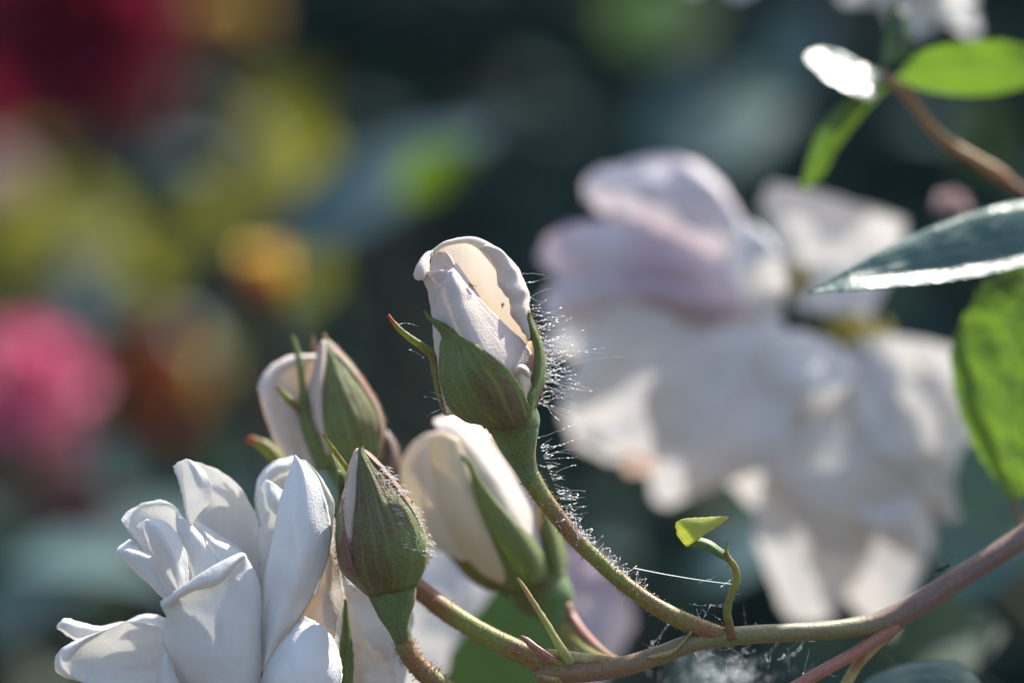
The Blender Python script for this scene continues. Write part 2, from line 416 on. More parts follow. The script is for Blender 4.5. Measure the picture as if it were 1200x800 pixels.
def cyl_patch(name, fr, R, rows, mat, parent, tip=None, nu=13, nv=22, thick=0.0, bulge=0.0, wob=.5, k=7, ridge=0.0):
    """rows: (t, theta_left, theta_right, radial offset); tip: extra rows (px,py,d,halfwidth_x,halfwidth_d)"""
    out = []
    for t, a, b, off in rows:
        out.append([fr.pt(a + (b - a) * i / (k - 1), t, R(t) + off + bulge * (1 - (2 * i / (k - 1) - 1) ** 2)) for i in range(k)])
    for q in (tip or []):
        x, y, d, hx, hd = q
        out.append([(x + hx * (2 * i / (k - 1) - 1), y + .25 * hx * (2 * i / (k - 1) - 1), d + hd * (2 * i / (k - 1) - 1) - .4 * hx * (1 - (2 * i / (k - 1) - 1) ** 2)) for i in range(k)])
    return loft(name, out, mat, parent, nu, nv, wob=wob, edge=.5, thick=thick, ridge=ridge)

def hairs_along(bag, pts, dirs, n, ln=(2, 5), r=.35, ball=.6, jit=.5, rnd=random):
    """gland-tipped hairs: pts polyline in (px,py,d)"""
    ps = spline(pts, 60); ds = spline(dirs, 60)
    for _ in range(n):
        k = rnd.randrange(60); p = Vector(ps[k]); dv = Vector(ds[k]).normalized()
        dv = (dv + Vector((rnd.gauss(0, jit), rnd.gauss(0, jit), rnd.gauss(0, jit)))).normalized()
        L = rnd.uniform(*ln); bend = Vector((rnd.gauss(0, .3), rnd.gauss(0, .3), 0)) * L
        q = [P(*p), P(*(p + dv * L * .5 + bend * .3)), P(*(p + dv * L + bend * .5))]
        bag.line(q, r * K, r * .6 * K, 3)
        if ball: bag.ball(q[-1], ball * K * rnd.uniform(.7, 1.2))

def hairs_tube(bag, pts, n, ln=(2, 5), r=.35, ball=.6, rnd=random, side=None):
    ps = spline(pts, 80)
    for _ in range(n):
        k = rnd.randrange(1, 79); p = Vector(ps[k][:3]); rad = ps[k][3]
        tg = (Vector(ps[k + 1][:3]) - Vector(ps[k - 1][:3])).normalized()
        rv = Vector((rnd.gauss(0, 1), rnd.gauss(0, 1), rnd.gauss(0, 1))); rv = (rv - tg * rv.dot(tg)).normalized()
        if side and rv.dot(Vector(side)) < 0: continue
        b = p + rv * rad * .95; L = rnd.uniform(*ln); dv = (rv + tg * rnd.gauss(0, .35)).normalized()
        q = [P(*b), P(*(b + dv * L * .55)), P(*(b + dv * L + Vector((rnd.gauss(0, .2), rnd.gauss(0, .2), 0)) * L))]
        bag.line(q, r * K, r * .6 * K, 3)
        if ball: bag.ball(q[-1], ball * K * rnd.uniform(.6, 1.2))

TH = 0.6      # petal thickness in photo pixels
# ------------------------------------------------------------------ main bud
def main_bud():
    R_ = thing("rosebud", P(625, 545, 0), "half open cream rosebud with webbed sepals on the arching hairy stalk, sharp centre of picture", "rosebud", "rosebuds on the spray")
    L = lambda n, rows, m='cream', **k: loft(n, rows, M[m], R_, thick=k.pop('thick', TH), **k)
    # back petal with rolled lip
    L("petal", [
        [(538, 478, 30), (560, 484, 46), (585, 486, 48), (605, 478, 35), (618, 462, 12)],
        [(514, 420, 18), (532, 425, 48), (565, 430, 58), (598, 428, 50), (622, 420, 14)],
        [(510, 360, 18), (527, 362, 45), (552, 372, 56), (584, 395, 52), (619, 405, 14)],
        [(509, 312, 20), (528, 316, 38), (552, 332, 50), (580, 362, 46), (618, 398, 12)],
        [(508, 299, 16), (529, 291, 26), (555, 294, 32), (583, 330, 30), (617, 390, 6)],
        [(507.5, 296, 10), (528, 286.5, 14), (556, 288, 18), (586, 322, 16), (617, 384, -4)],
        [(507, 294, 8), (527, 284, 9), (560, 284, 12), (595, 314, 10), (617, 378, -8)],
        [(506, 293, 10), (526, 281.5, 12), (563, 280, 16), (605, 313, 16), (620, 368, -4)],
        [(506, 294, 16), (526, 282, 20), (564, 281, 26), (608, 316, 26), (621, 366, 4)],
    ], m='cream_glow', nu=40, nv=50, wob=.5, edge=1.6)
    # wavy, ruffled lip folded out along the right side
    L("petal", [
        [(560, 291, 15), (573, 300, 13), (581, 314, 11), (582, 326, 10), (586, 338, 7), (596, 350, 4), (598, 360, 2), (597, 368, 1), (606, 380, -3), (612, 389, -5), (619, 398, -8)],
        [(565, 288, 10), (579, 296, 7), (588, 309, 4), (588, 321, 5), (593, 333, 0), (604, 345, -6), (605, 356, -4), (604, 365, -7), (612, 377, -9), (616, 386, -12), (621, 397, -12)],
        [(569, 286, 12), (586, 293, 7), (597, 305, 8), (600, 315, 2), (606, 327, 4), (614, 341, -5), (613, 352, -3), (614, 363, -9), (618, 374, -9), (619.5, 384, -13), (622, 395, -12)],
        [(570, 284, 20), (588, 293.5, 18), (598, 307, 19), (604, 313, 13), (612, 325, 16), (616.5, 335, 8), (620, 345, 9), (619.5, 358, 2), (621, 368, 2), (619.5, 380, -3), (622, 394, -6)],
        [(570, 286, 28), (587, 297, 29), (597, 311, 30), (604, 318, 27), (611, 329, 28), (616, 338, 22), (619, 348, 20), (619, 360, 14), (619.5, 370, 10), (619, 381, 6), (621, 396, 2)]], nu=70, nv=24, wob=.3, edge=2.0)
    # petal closing the far side of the bud
    fr = Frame((592, 492, 2), (545, 300, 2)); Rp = prof([(0, 26), (.15, 45), (.35, 55), (.6, 52), (.85, 40), (1, 28)])
    cyl_patch("petal", fr, Rp, [(0, 80, 280, 0), (.15, 75, 285, 0), (.3, 80, 280, 0), (.42, 100, 260, 0)], M['cream'], R_, nu=24, thick=TH)
    # inner rolled heart
    fr2 = Frame((570, 440, 4), (528, 310, 4)); Ri = prof([(0, 30), (.5, 30), (.8, 20), (1, 9)])
    cyl_patch("petal", fr2, Ri, [(0, -170, 170, 0), (.4, -170, 170, -2), (.7, -165, 165, -3), (1, -150, 150, -2)], M['cream'], R_, nu=30, thick=TH)
    # left petal behind the front one
    L("petal", [
        [(489, 322, -4), (500, 319, -16), (515, 316, -22), (532, 315.5, -12)],
        [(497, 330, 2), (505, 330, -14), (518, 332, -22), (536, 335, -14)],
        [(503, 350, 6), (509, 350, -10), (520, 352, -20), (538, 355, -16)],
        [(506.5, 373, 10), (512, 373, -6), (525, 375, -20), (545, 380, -18)],
        [(509, 405, 12), (514, 405, -4), (526, 407, -20), (550, 410, -18)],
        [(512, 438, 14), (516, 438, -4), (528, 440, -18), (550, 440, -18)],
        [(517, 466, 12), (521, 466, -2), (532, 466, -14), (550, 466, -14)],
        [(524, 487, 8), (527, 486, 0), (536, 486, -8), (552, 486, -8)]], m='guard_cream', nu=16, nv=34, wob=.3)
    # front wrapping petal
    L("petal", [
        [(526, 317, -20), (529, 315, -22), (531.5, 313.5, -18)],
        [(519, 331, -27), (534, 332, -42), (549, 336, -28)],
        [(512, 350, -22), (538, 356, -50), (569, 357, -28)],
        [(508, 372, -16), (546, 382, -56), (591, 379, -22)],
        [(508, 398, -12), (557, 405, -59), (612, 398, -8)],
        [(513, 425, -10), (567, 428, -59), (624, 415, 2)],
        [(520, 450, -8), (572, 450, -52), (626, 431, 4)],
        [(530, 478, -6), (580, 480, -40), (620, 458, 4)]], m='guard_cream', nu=34, nv=34, wob=.5)
    for k in (0, 1):   # tighter unseen petals, added behind it to block sunlight shining through
        o_ = 9 + 8 * k
        L("petal", [
            [(524, 322 + 3 * k, -20 + o_), (529, 321 + 3 * k, -20 + o_), (533, 321 + 3 * k, -16 + o_)],
            [(515, 350, -22 + o_), (538, 358, -46 + o_), (564, 362, -24 + o_)],
            [(512, 372, -16 + o_), (546, 384, -50 + o_), (584, 386, -18 + o_)],
            [(512, 400, -12 + o_), (557, 408, -54 + o_), (604, 404, -4 + o_)],
            [(516, 430, -8 + o_), (567, 440, -50 + o_), (616, 430, 4 + o_)],
            [(528, 476, -4 + o_), (576, 480, -38 + o_), (614, 462, 6 + o_)]], nu=20, nv=24, wob=.5)
    # curled lobe on the left
    L("petal", [
        [(508, 293, 20), (504, 304, 0), (504, 318, -10)],
        [(501, 295, 14), (498, 306, -8), (500.5, 321, -16)],
        [(494, 301, 8), (492, 312, -14), (498, 325, -20)],
        [(488, 312, 2), (487.5, 319, -12), (495, 327.5, -18)],
        [(485, 321, -2), (486.5, 326.5, -10), (491, 328.5, -14)]], nu=16, nv=18, wob=.3)
    L("petal", [
        [(505, 298, 14), (512, 294.5, 18), (522, 296, 14)],
        [(504, 308, 8), (515, 306, 15), (529, 306, 10)],
        [(504, 322, 0), (518, 322, 4), (536, 322, 4)],
        [(508, 350, 0), (520, 350, 2), (540, 350, 0)]], nu=16, nv=16, wob=.3)
    L("petal", [
        [(519.5, 295, 2), (521.5, 294, -4), (525, 297, -2)],
        [(521, 299, -4), (525, 297.5, -10), (529.5, 302.5, -4)],
        [(525.5, 306, -8), (528.5, 303.5, -14), (531.5, 308, -8)],
        [(531, 314, -12), (532.5, 311.5, -16), (533, 314, -12)]], nu=12, nv=14, wob=.2)
    # small curl low on the right
    L("petal", [
        [(602, 433, -34), (609, 426.5, -34), (618, 430, -28), (624, 437, -16)],
        [(603, 436, -39), (610, 430.5, -42), (617, 434, -36), (622, 441, -22)],
        [(605, 440, -34), (611, 436, -36), (617, 440, -30), (621, 447, -18)]], nu=16, nv=10, wob=.2)
    loft("petal", [
        [(603, 434, -30), (611, 431, -32), (619, 437, -24)],
        [(604, 445, -34), (612, 445, -36), (622, 447, -22)],
        [(607, 458, -34), (614, 458, -34), (623, 456, -20)],
        [(611, 470, -30), (616, 470, -30), (622, 466, -20)]], M['cream_yellow_shade'], R_, nu=12, nv=14, wob=.3, thick=TH)
    # sepals
    fs = loft("sepal", [
        [(570, 498, 10), (584, 502, -24), (604, 499, -36), (624, 486, -27)],
        [(541, 491, -6), (562, 489, -38), (594, 474, -56), (618, 469, -36)],
        [(523, 470, -14), (547, 463, -46), (584, 448, -64), (610, 453, -48)],
        [(515, 440, -22), (536, 435, -48), (566, 425, -66), (592, 429, -60)],
        [(516, 408, -24), (533, 407, -44), (551, 404, -60), (566, 408, -62)],
        [(518, 393, -24), (525, 391, -40), (534, 390, -48), (542, 392.5, -50)],
        [(508, 380, -32), (512, 380, -38), (517, 378.5, -40), (520.5, 380, -42)],
        [(500, 371, -32), (501, 371, -34), (502.5, 370.5, -35), (503.5, 371, -36)],
        [(496.5, 363, -32), (496.8, 363, -33), (497.2, 363, -33), (497.5, 363, -33)]], M['sepal'], R_, nu=26, nv=40, wob=.5, edge=1.0, thick=2.2, ridge=4)
    loft("sepal", [
        [(612, 490, -24), (620, 488, -22), (626, 481, -8)],
        [(613, 466, -24), (622, 470, -32), (630, 468, -4)],
        [(623, 449, -16), (630, 450, -22), (638, 448, 0)],
        [(626, 425, -10), (633, 427, -14), (639.5, 431, 4)],
        [(625, 402, -6), (631, 402, -12), (635.5, 404, 4)],
        [(617.5, 379, -6), (622, 379, -10), (627.5, 382, 0)],
        [(618.5, 366, -6), (619.3, 366, -6), (620, 366, -6)]], M['sepal'], R_, nu=14, nv=30, wob=.4, edge=1.2, thick=2.2)
    loft("sepal", [
        [(521, 486, 22), (523, 486, 14), (524, 486, 6)],
        [(513, 465, 26), (515.5, 464, 14), (517, 464, 4)],
        [(508.5, 445, 24), (511.5, 444, 12), (513, 443, 4)],
        [(505, 425, 18), (509, 425, 10), (511, 424, 2)],
        [(502, 416.5, 14), (505, 413.5, 6), (508.5, 410, 2)],
        [(494, 409.5, 12), (496, 406, 4), (498, 403, 6)],
        [(477, 397, 10), (479, 394.5, 4), (480, 392, 6)],
        [(462, 382, 8), (463.5, 380.5, 4), (465, 379.5, 6)],
        [(454.5, 369.5, 6), (455, 369, 5), (455.5, 368.6, 6)]], M['sepal_lime'], R_, nu=8, nv=36, wob=.3, edge=.8, thick=2.4)
    # sepal on the far side
    cyl_patch("sepal", fr, lambda t: Rp(t) + 4, [(-.02, 120, 240, 0), (.2, 115, 245, 0), (.4, 135, 225, 2), (.6, 160, 200, 6), (.75, 178, 182, 12)], M['sepal'], R_, thick=2)
    # receptacle + stalk
    tube("receptacle", [(590, 478, 4, 30), (601, 492, 0, 31.5), (604, 505, 0, 28), (607, 520, 0, 23), (612, 537, 0, 16.5), (618, 552, 0, 12.5), (624, 565, 0, 11)], M['recept'], R_, n=24, seg=40, bump=.03)
    ST = [(621, 558, 0, 11.5), (632, 576, 0, 10.5), (648, 598, 0, 10), (672, 628, 0, 9.5), (700, 656, 0, 9.2), (732, 684, 0, 9.2), (765, 708, 0, 9.8), (800, 727, 0, 11), (835, 741, 2, 11), (858, 745, 4, 8)]
    tube("flower_stalk", ST, M['stalk'], R_, n=16, seg=90, bump=.07)
    b = Bag(); rnd = random.Random(3)
    hairs_tube(b, ST, 620, ln=(1.2, 4), r=.42, ball=.7, rnd=rnd)
    hairs_along(b, [(523, 487, 0), (515, 462, 5), (510, 440, 5), (507, 420, 5), (495, 408, 5), (478, 396, 5)], [(-1, .2, 0), (-1, .1, 0), (-1, 0, 0), (-.8, .6, 0), (-.5, 1, 0), (-.5, 1, 0)], 70, rnd=rnd, ln=(1.5, 4.5))
    hairs_along(b, [(541, 491, -10), (523, 471, -5), (515, 440, -8), (517, 408, -15)], [(-.3, 1, 0), (-1, .5, 0), (-1, 0, 0), (-1, 0, 0)], 60, rnd=rnd, ln=(1.2, 3))
    hairs_along(b, [(619, 366, -4), (627, 382, 0), (635, 404, 3), (639, 431, 3), (637, 449, 0), (627, 474, -5)], [(.3, -1, 0), (1, -.3, 0), (1, -.2, 0), (1, 0, 0), (1, .3, 0), (1, .5, 0)], 110, rnd=rnd, ln=(1.5, 5))
    for _ in range(220):   # short glands over the face of the front sepal
        u, v = rnd.random(), rnd.random()
        x = 520 + 95 * u; y = 400 + 90 * v
        if (x - 570) + (y - 455) * .2 > 45 or y < 400 + (x - 520) * .45: continue
        b.ball(P(x, y, -62 + 30 * abs(u - .45)), .5 * K)
    o = b.build("gland_hairs", M['hair'], R_); o['kind'] = 'stuff'
main_bud()

# ------------------------------------------------------------------ the closed bud lower left of it
def closed_bud():
    R_ = thing("rosebud", P(463, 730, 0), "tight pointed green rosebud with red sepal tips standing before the white rose", "rosebud", "rosebuds on the spray")
    fr = Frame((459, 690, 0), (420, 524, 0))
    Rp = prof([(0, 29), (.06, 40), (.16, 49), (.30, 52), (.45, 47), (.6, 38), (.75, 26), (.88, 14), (1, 4)])
    for a in (0, 180):
        cyl_patch("petal", fr, lambda t: Rp(t) - 5, [(0, a - 96, a + 96, 0), (.3, a - 96, a + 96, 0), (.6, a - 96, a + 96, 0), (.8, a - 96, a + 96, 0), (.98, a - 96, a + 96, 0)], M['cream'], R_, thick=TH, nu=20)
    # exposed roll of petal at the left of the tip
    loft("petal", [[(415, 529, -4), (419, 525, -8), (424, 528, -4)], [(408, 546, -6), (415, 540, -18), (424, 540, -10)], [(404, 566, -8), (412, 562, -26), (423, 560, -18)],
                   [(400, 584, -12), (411, 586, -34), (421, 582, -26)], [(397, 610, -12), (409, 614, -38), (420, 610, -32)], [(399, 640, -8), (410, 645, -36), (420, 644, -30)], [(405, 664, -4), (414, 668, -28), (422, 668, -26)]], M['pinkcream'], R_, nu=14, nv=20, wob=.3, thick=TH)
    S_ = lambda rows, m='sepal', **k: cyl_patch("sepal", fr, Rp, rows, M[m], R_, thick=2.2, **k)
    # front sepal
    S_([(-.02, -60, 80, 0), (.15, -46, 82, 1), (.3, -39, 76, 1.5), (.45, -33, 68, 2), (.6, -28, 62, 2), (.75, -24, 58, 2), (.88, -20, 50, 2), (.95, -14, 34, 2)], tip=[(424.5, 522, -4, 1.6, 0), (425, 517, -4, .5, 0)], nu=30, nv=40, bulge=1.5, ridge=2.5)
    # folded strip left of the front sepal
    S_([(0, -80, -44, 1), (.2, -74, -44, 3), (.4, -68, -46, 3), (.55, -66, -54, 3), (.68, -66, -62, 3)], 'sepal_pale', nu=12)
    # left sepal, its tip springing away
    S_([(0, -125, -58, 0), (.2, -120, -58, 2), (.4, -116, -62, 2), (.55, -112, -66, 3)], tip=[(400.5, 561, -4, 5, 8), (399, 551, -4, 4.2, 5), (394, 542, -4, 3.4, 3), (389.5, 534, -4, 1.8, 2), (388, 530, -4, .5, 0)], nu=12, nv=34)
    # thin sepal behind with the long red tip
    loft("sepal", [[(404, 566, 14), (407, 566, 10), (410, 565, 8)], [(402, 551, 10), (405, 549, 6), (408, 548, 8)], [(391, 533, 6), (393.5, 531, 4), (396, 530, 6)], [(383, 519, 4), (384.5, 518, 3), (386, 517, 4)], [(377.5, 508.5, 2), (378, 508, 2), (378.5, 507.8, 2)]], M['sepal_lime'], R_, nu=8, nv=24, wob=.2, edge=.6, thick=2)
    # right sepals: pale rolled edge along the silhouette
    S_([(0, 62, 150, 0), (.2, 68, 150, 2), (.4, 66, 145, 3.5), (.6, 60, 140, 4), (.78, 55, 135, 4), (.92, 40, 120, 3)], 'sepal_pale', tip=[(424, 525, 0, 1, 1)], nu=16, nv=34)
    S_([(0, 140, 240, 0), (.3, 135, 245, 1), (.6, 150, 225, 2), (.85, 170, 200, 2)], nu=14)
    loft("sepal", [[(478, 606, -8), (480, 607, -8), (482, 608, -8)], [(479, 596, -9), (480.3, 596, -10), (481.5, 597, -9)], [(481, 589, -10), (482, 589, -10), (483, 589.5, -10)], [(484, 586, -10), (484.3, 586, -10), (484.6, 586.2, -10)]], M['bract'], R_, nu=6, nv=12, wob=.1, edge=0, thick=.8)
    tube("receptacle", [(452, 668, 2, 33), (458, 686, 0, 30), (461, 702, 0, 26.5), (463, 718, 0, 20.5), (467, 734, 0, 13.5), (472, 748, 0, 11.2), (477, 762, 0, 10.5)], M['recept'], R_, n=24, seg=40, bump=.03)
    ST = [(472, 748, 0, 11), (478, 764, 0, 11), (490, 780, 2, 11.5), (508, 796, 4, 12), (540, 816, 10, 12), (600, 835, 20, 12)]
    tube("flower_stalk", ST, M['stalk'], R_, n=16, seg=50, bump=.07)
    b = Bag(); rnd = random.Random(8)
    hairs_tube(b, ST, 300, ln=(1.5, 7), r=.45, ball=.75, rnd=rnd)
    def edge(thf, t0, t1, n, ln=(1.2, 3.2), off=2, out=None):
        for _ in range(n):
            t = rnd.uniform(t0, t1); th = thf(t)
            p = Vector(fr.pt(th, t, Rp(t) + off)); q = Vector(fr.pt(th, t, Rp(t) + off + rnd.uniform(*ln)))
            dv = (q - p) + Vector((rnd.gauss(0, .8), rnd.gauss(0, .8), 0)) + (Vector(out) if out else Vector((0, 0, 0)))
            b.line([P(*p), P(*(p + dv * .5)), P(*(p + dv))], .38 * K, .25 * K, 3); b.ball(P(*(p + dv)), .65 * K)
    edge(lambda t: -50, .1, .85, 60, out=(-1.5, 0, 0)); edge(lambda t: -40, .15, .6, 40, out=(-1.5, 0, 0))
    edge(lambda t: -92, 0.05, .6, 70); edge(lambda t: 90, .02, .95, 120); edge(lambda t: rnd.uniform(60, 85), .2, .9, 70)
    edge(lambda t: rnd.uniform(-40, 70), .1, .8, 160, ln=(.3, 1.2), off=3.5)
    o = b.build("gland_hairs", M['hair'], R_); o['kind'] = 'stuff'
    # broken silk on the bud's right flank
    b = Bag()
    for _ in range(90):
        t = rnd.choice([.82, .72, .62, .5, .42, .3, .22]) + rnd.gauss(0, .03); th = rnd.uniform(25, 95)
        p = Vector(fr.pt(th, t, Rp(t) + 5.5)); dv = Vector((rnd.uniform(3, 9), rnd.uniform(-1, 4), rnd.uniform(-2, 1)))
        b.line([P(*p), P(*(p + dv * .5 + Vector((0, -1, 0)))), P(*(p + dv))], .3 * K, .3 * K, 3)
        if rnd.random() < .8: b.ball(P(*p), rnd.uniform(.6, 1.3) * K); b.ball(P(*(p + dv * .5 + Vector((0, -1, 0)))), rnd.uniform(.4, 1) * K)
    o = b.build("silk_shreds", M['silk'], R_); o['kind'] = 'stuff'
closed_bud()

# ------------------------------------------------------------------ bud behind on the left, one petal already free
def loose_bud():
    dd = 170
    R_ = thing("rosebud", P(400, 560, dd), "plump green bud with one white petal already loose at its left", "rosebud", "rosebuds on the spray")
    fr = Frame((410, 552, dd), (378, 398, dd))
    Rp = prof([(0, 24), (.08, 36), (.2, 44), (.35, 46), (.5, 40), (.65, 31), (.8, 20), (.92, 10), (1, 4)])
    for a in (0, 180):
        cyl_patch("petal", fr, lambda t: Rp(t) - 4, [(0, a - 96, a + 96, 0), (.3, a - 96, a + 96, 0), (.6, a - 96, a + 96, 0), (.8, a - 96, a + 96, 0), (.99, a - 96, a + 96, 0)], M['cream'], R_, thick=TH, nu=20)
    L = lambda n, rows, m, **k: loft(n, rows, M[m], R_, dd=dd, **k)
    # free petal
    L("petal", [
        [(371, 416, 20), (343, 416, 24), (317, 429, 20), (303, 451, 10), (306, 470, 0), (314, 497, -6), (325, 524, -6), (338, 541, -4)],
        [(371, 419, 8), (345, 421, 10), (323, 433, 6), (311, 453, -4), (313, 471, -12), (320, 497, -18), (331, 522, -16), (343, 543, -10)],
        [(371, 430, 14), (350, 434, 18), (333, 445, 14), (325, 460, 6), (327, 478, -2), (333, 500, -8), (341, 524, -10), (350, 545, -6)],
        [(371, 460, 16), (358, 462, 20), (350, 468, 18), (347, 478, 12), (348, 492, 6), (351, 510, 2), (356, 530, 0), (364, 548, 0)],
        [(374, 500, 8), (368, 502, 8), (366, 506, 6), (366, 512, 4), (368, 520, 2), (371, 530, 0), (376, 540, 0), (382, 550, 0)]], 'cream', nu=36, nv=24, wob=.6, thick=TH)
    # blush petal edge between the sepals
    L("petal", [[(374, 404, -4), (379, 398, -10), (384, 402, -6)], [(369, 425, -12), (376, 422, -28), (383, 424, -22)], [(362, 452, -12), (372, 450, -40), (379, 452, -34)],
                [(361, 475, -12), (371, 476, -46), (378, 478, -42)], [(367, 505, -14), (376, 506, -48), (384, 508, -46)], [(376, 530, -14), (384, 532, -44), (392, 532, -42)]], 'pinkcream', nu=14, nv=24, wob=.3, thick=TH)
    S_ = lambda rows, m='sepal', **k: cyl_patch("sepal", fr, Rp, rows, M[m], R_, thick=2.4, **k)
    S_([(-.02, -38, 75, 0), (.15, -36, 78, 2), (.35, -34, 74, 3), (.55, -34, 68, 3), (.72, -30, 66, 3), (.86, -18, 60, 3), (.96, -10, 40, 2)], tip=[(380, 391, dd - 2, 1, 0)], nu=26, nv=36, bulge=2, ridge=2.5)
    S_([(0, 55, 150, 0), (.2, 60, 150, 3), (.4, 62, 145, 5), (.6, 58, 140, 6), (.78, 50, 130, 6), (.92, 30, 110, 4)], 'sepal_pale', tip=[(381, 396, dd, 1, 1)], nu=14, nv=30)
    S_([(0, 145, 235, 0), (.3, 140, 240, 1), (.6, 155, 220, 2), (.85, 170, 200, 2)], nu=14)
    L("sepal", [[(372, 552, -10), (384, 549, -24), (395, 545, -30)], [(358, 517, -8), (368, 515, -30), (377, 518, -34)], [(351, 486, -6), (360, 484, -24), (365, 488, -28)],
                [(351, 455, -6), (356, 453, -14), (359, 454, -16)], [(348, 425, -4), (351, 424, -10), (354, 424, -8)], [(343.5, 405, 0), (346, 404, -4), (348.5, 403.5, 0)], [(341, 392, 0), (342, 391.5, 0), (343, 391.5, 0)]], 'sepal', nu=12, nv=36, wob=.3, thick=2.2)
    L("sepal", [[(367, 416, 30), (370, 416, 28), (373, 416, 30)], [(366, 404, 30), (368, 403, 28), (370, 404, 30)], [(366.5, 392, 30), (367.2, 391.5, 30), (368, 392, 30)]], 'sepal_pale', nu=6, nv=12, wob=.1, thick=2)
    L("sepal", [[(350, 486, -30), (354, 482, -34), (356, 478, -30)], [(335, 470, -34), (337, 467, -38), (340, 464, -34)], [(322.5, 454, -38), (324, 452.5, -38), (325.5, 452, -38)]], 'sepal_lime', nu=8, nv=14, wob=.1, thick=2)
    L("sepal", [[(338, 572, 20), (345, 566, 14), (350, 560, 20)], [(323, 548, 20), (329, 542, 12), (334, 537, 20)], [(306, 528, 20), (311, 522, 14), (315, 518, 20)], [(288, 516, 20), (290, 513, 18), (293, 511, 20)]], 'sepal_lime', nu=10, nv=20, wob=.2, thick=2.6)
    L("sepal", [[(440, 560, 30), (452, 562, 10), (462, 566, 30)], [(447, 530, 30), (458, 534, 8), (468, 545, 30)], [(449, 512, 30), (456, 514, 12), (466, 524, 30)], [(450, 504, 30), (453, 504, 26), (456, 507, 30)]], 'mauve', nu=12, nv=20, wob=.3, thick=2)
    tube("receptacle", [(404, 535, dd, 30), (411, 555, dd, 24), (416, 572, dd, 19), (422, 590, dd, 14), (428, 604, dd, 12.5)], M['recept'], R_, n=20, seg=30, bump=.03)
    ST = [(424, 594, dd, 12.5), (436, 624, dd - 10, 12), (458, 656, dd - 40, 12), (488, 688, dd - 75, 12), (536, 724, dd - 115, 12), (582, 750, dd - 140, 12), (622, 769, dd - 155, 13), (650, 782, dd - 163, 14), (672, 788, dd - 168, 10)]
    tube("flower_stalk", ST, M['stalk'], R_, n=16, seg=80, bump=.06)
    b = Bag(); rnd = random.Random(18)
    hairs_tube(b, ST, 420, ln=(1.2, 4.5), r=.45, ball=.7, rnd=rnd)
    for _ in range(160):
        t = rnd.uniform(.02, .95); th = rnd.choice([88, 95, 80, -36, -95]); p = Vector(fr.pt(th, t, Rp(t) + 5)); q = Vector(fr.pt(th, t, Rp(t) + 5 + rnd.uniform(1, 4)))
        b.line([P(*p), P(*((p + q) / 2)), P(*q)], .4 * K, .3 * K, 3); b.ball(P(*q), .8 * K)
    o = b.build("gland_hairs", M['hair'], R_); o['kind'] = 'stuff'
    b = Bag()
    for _ in range(16):
        x = rnd.uniform(326, 350); y = 475 + rnd.uniform(0, 38); b.ball(P(x, y, dd - 34), rnd.uniform(.8, 1.8) * K)
    o = b.build("dew_drops", M['silk'], R_); o['kind'] = 'stuff'
loose_bud()

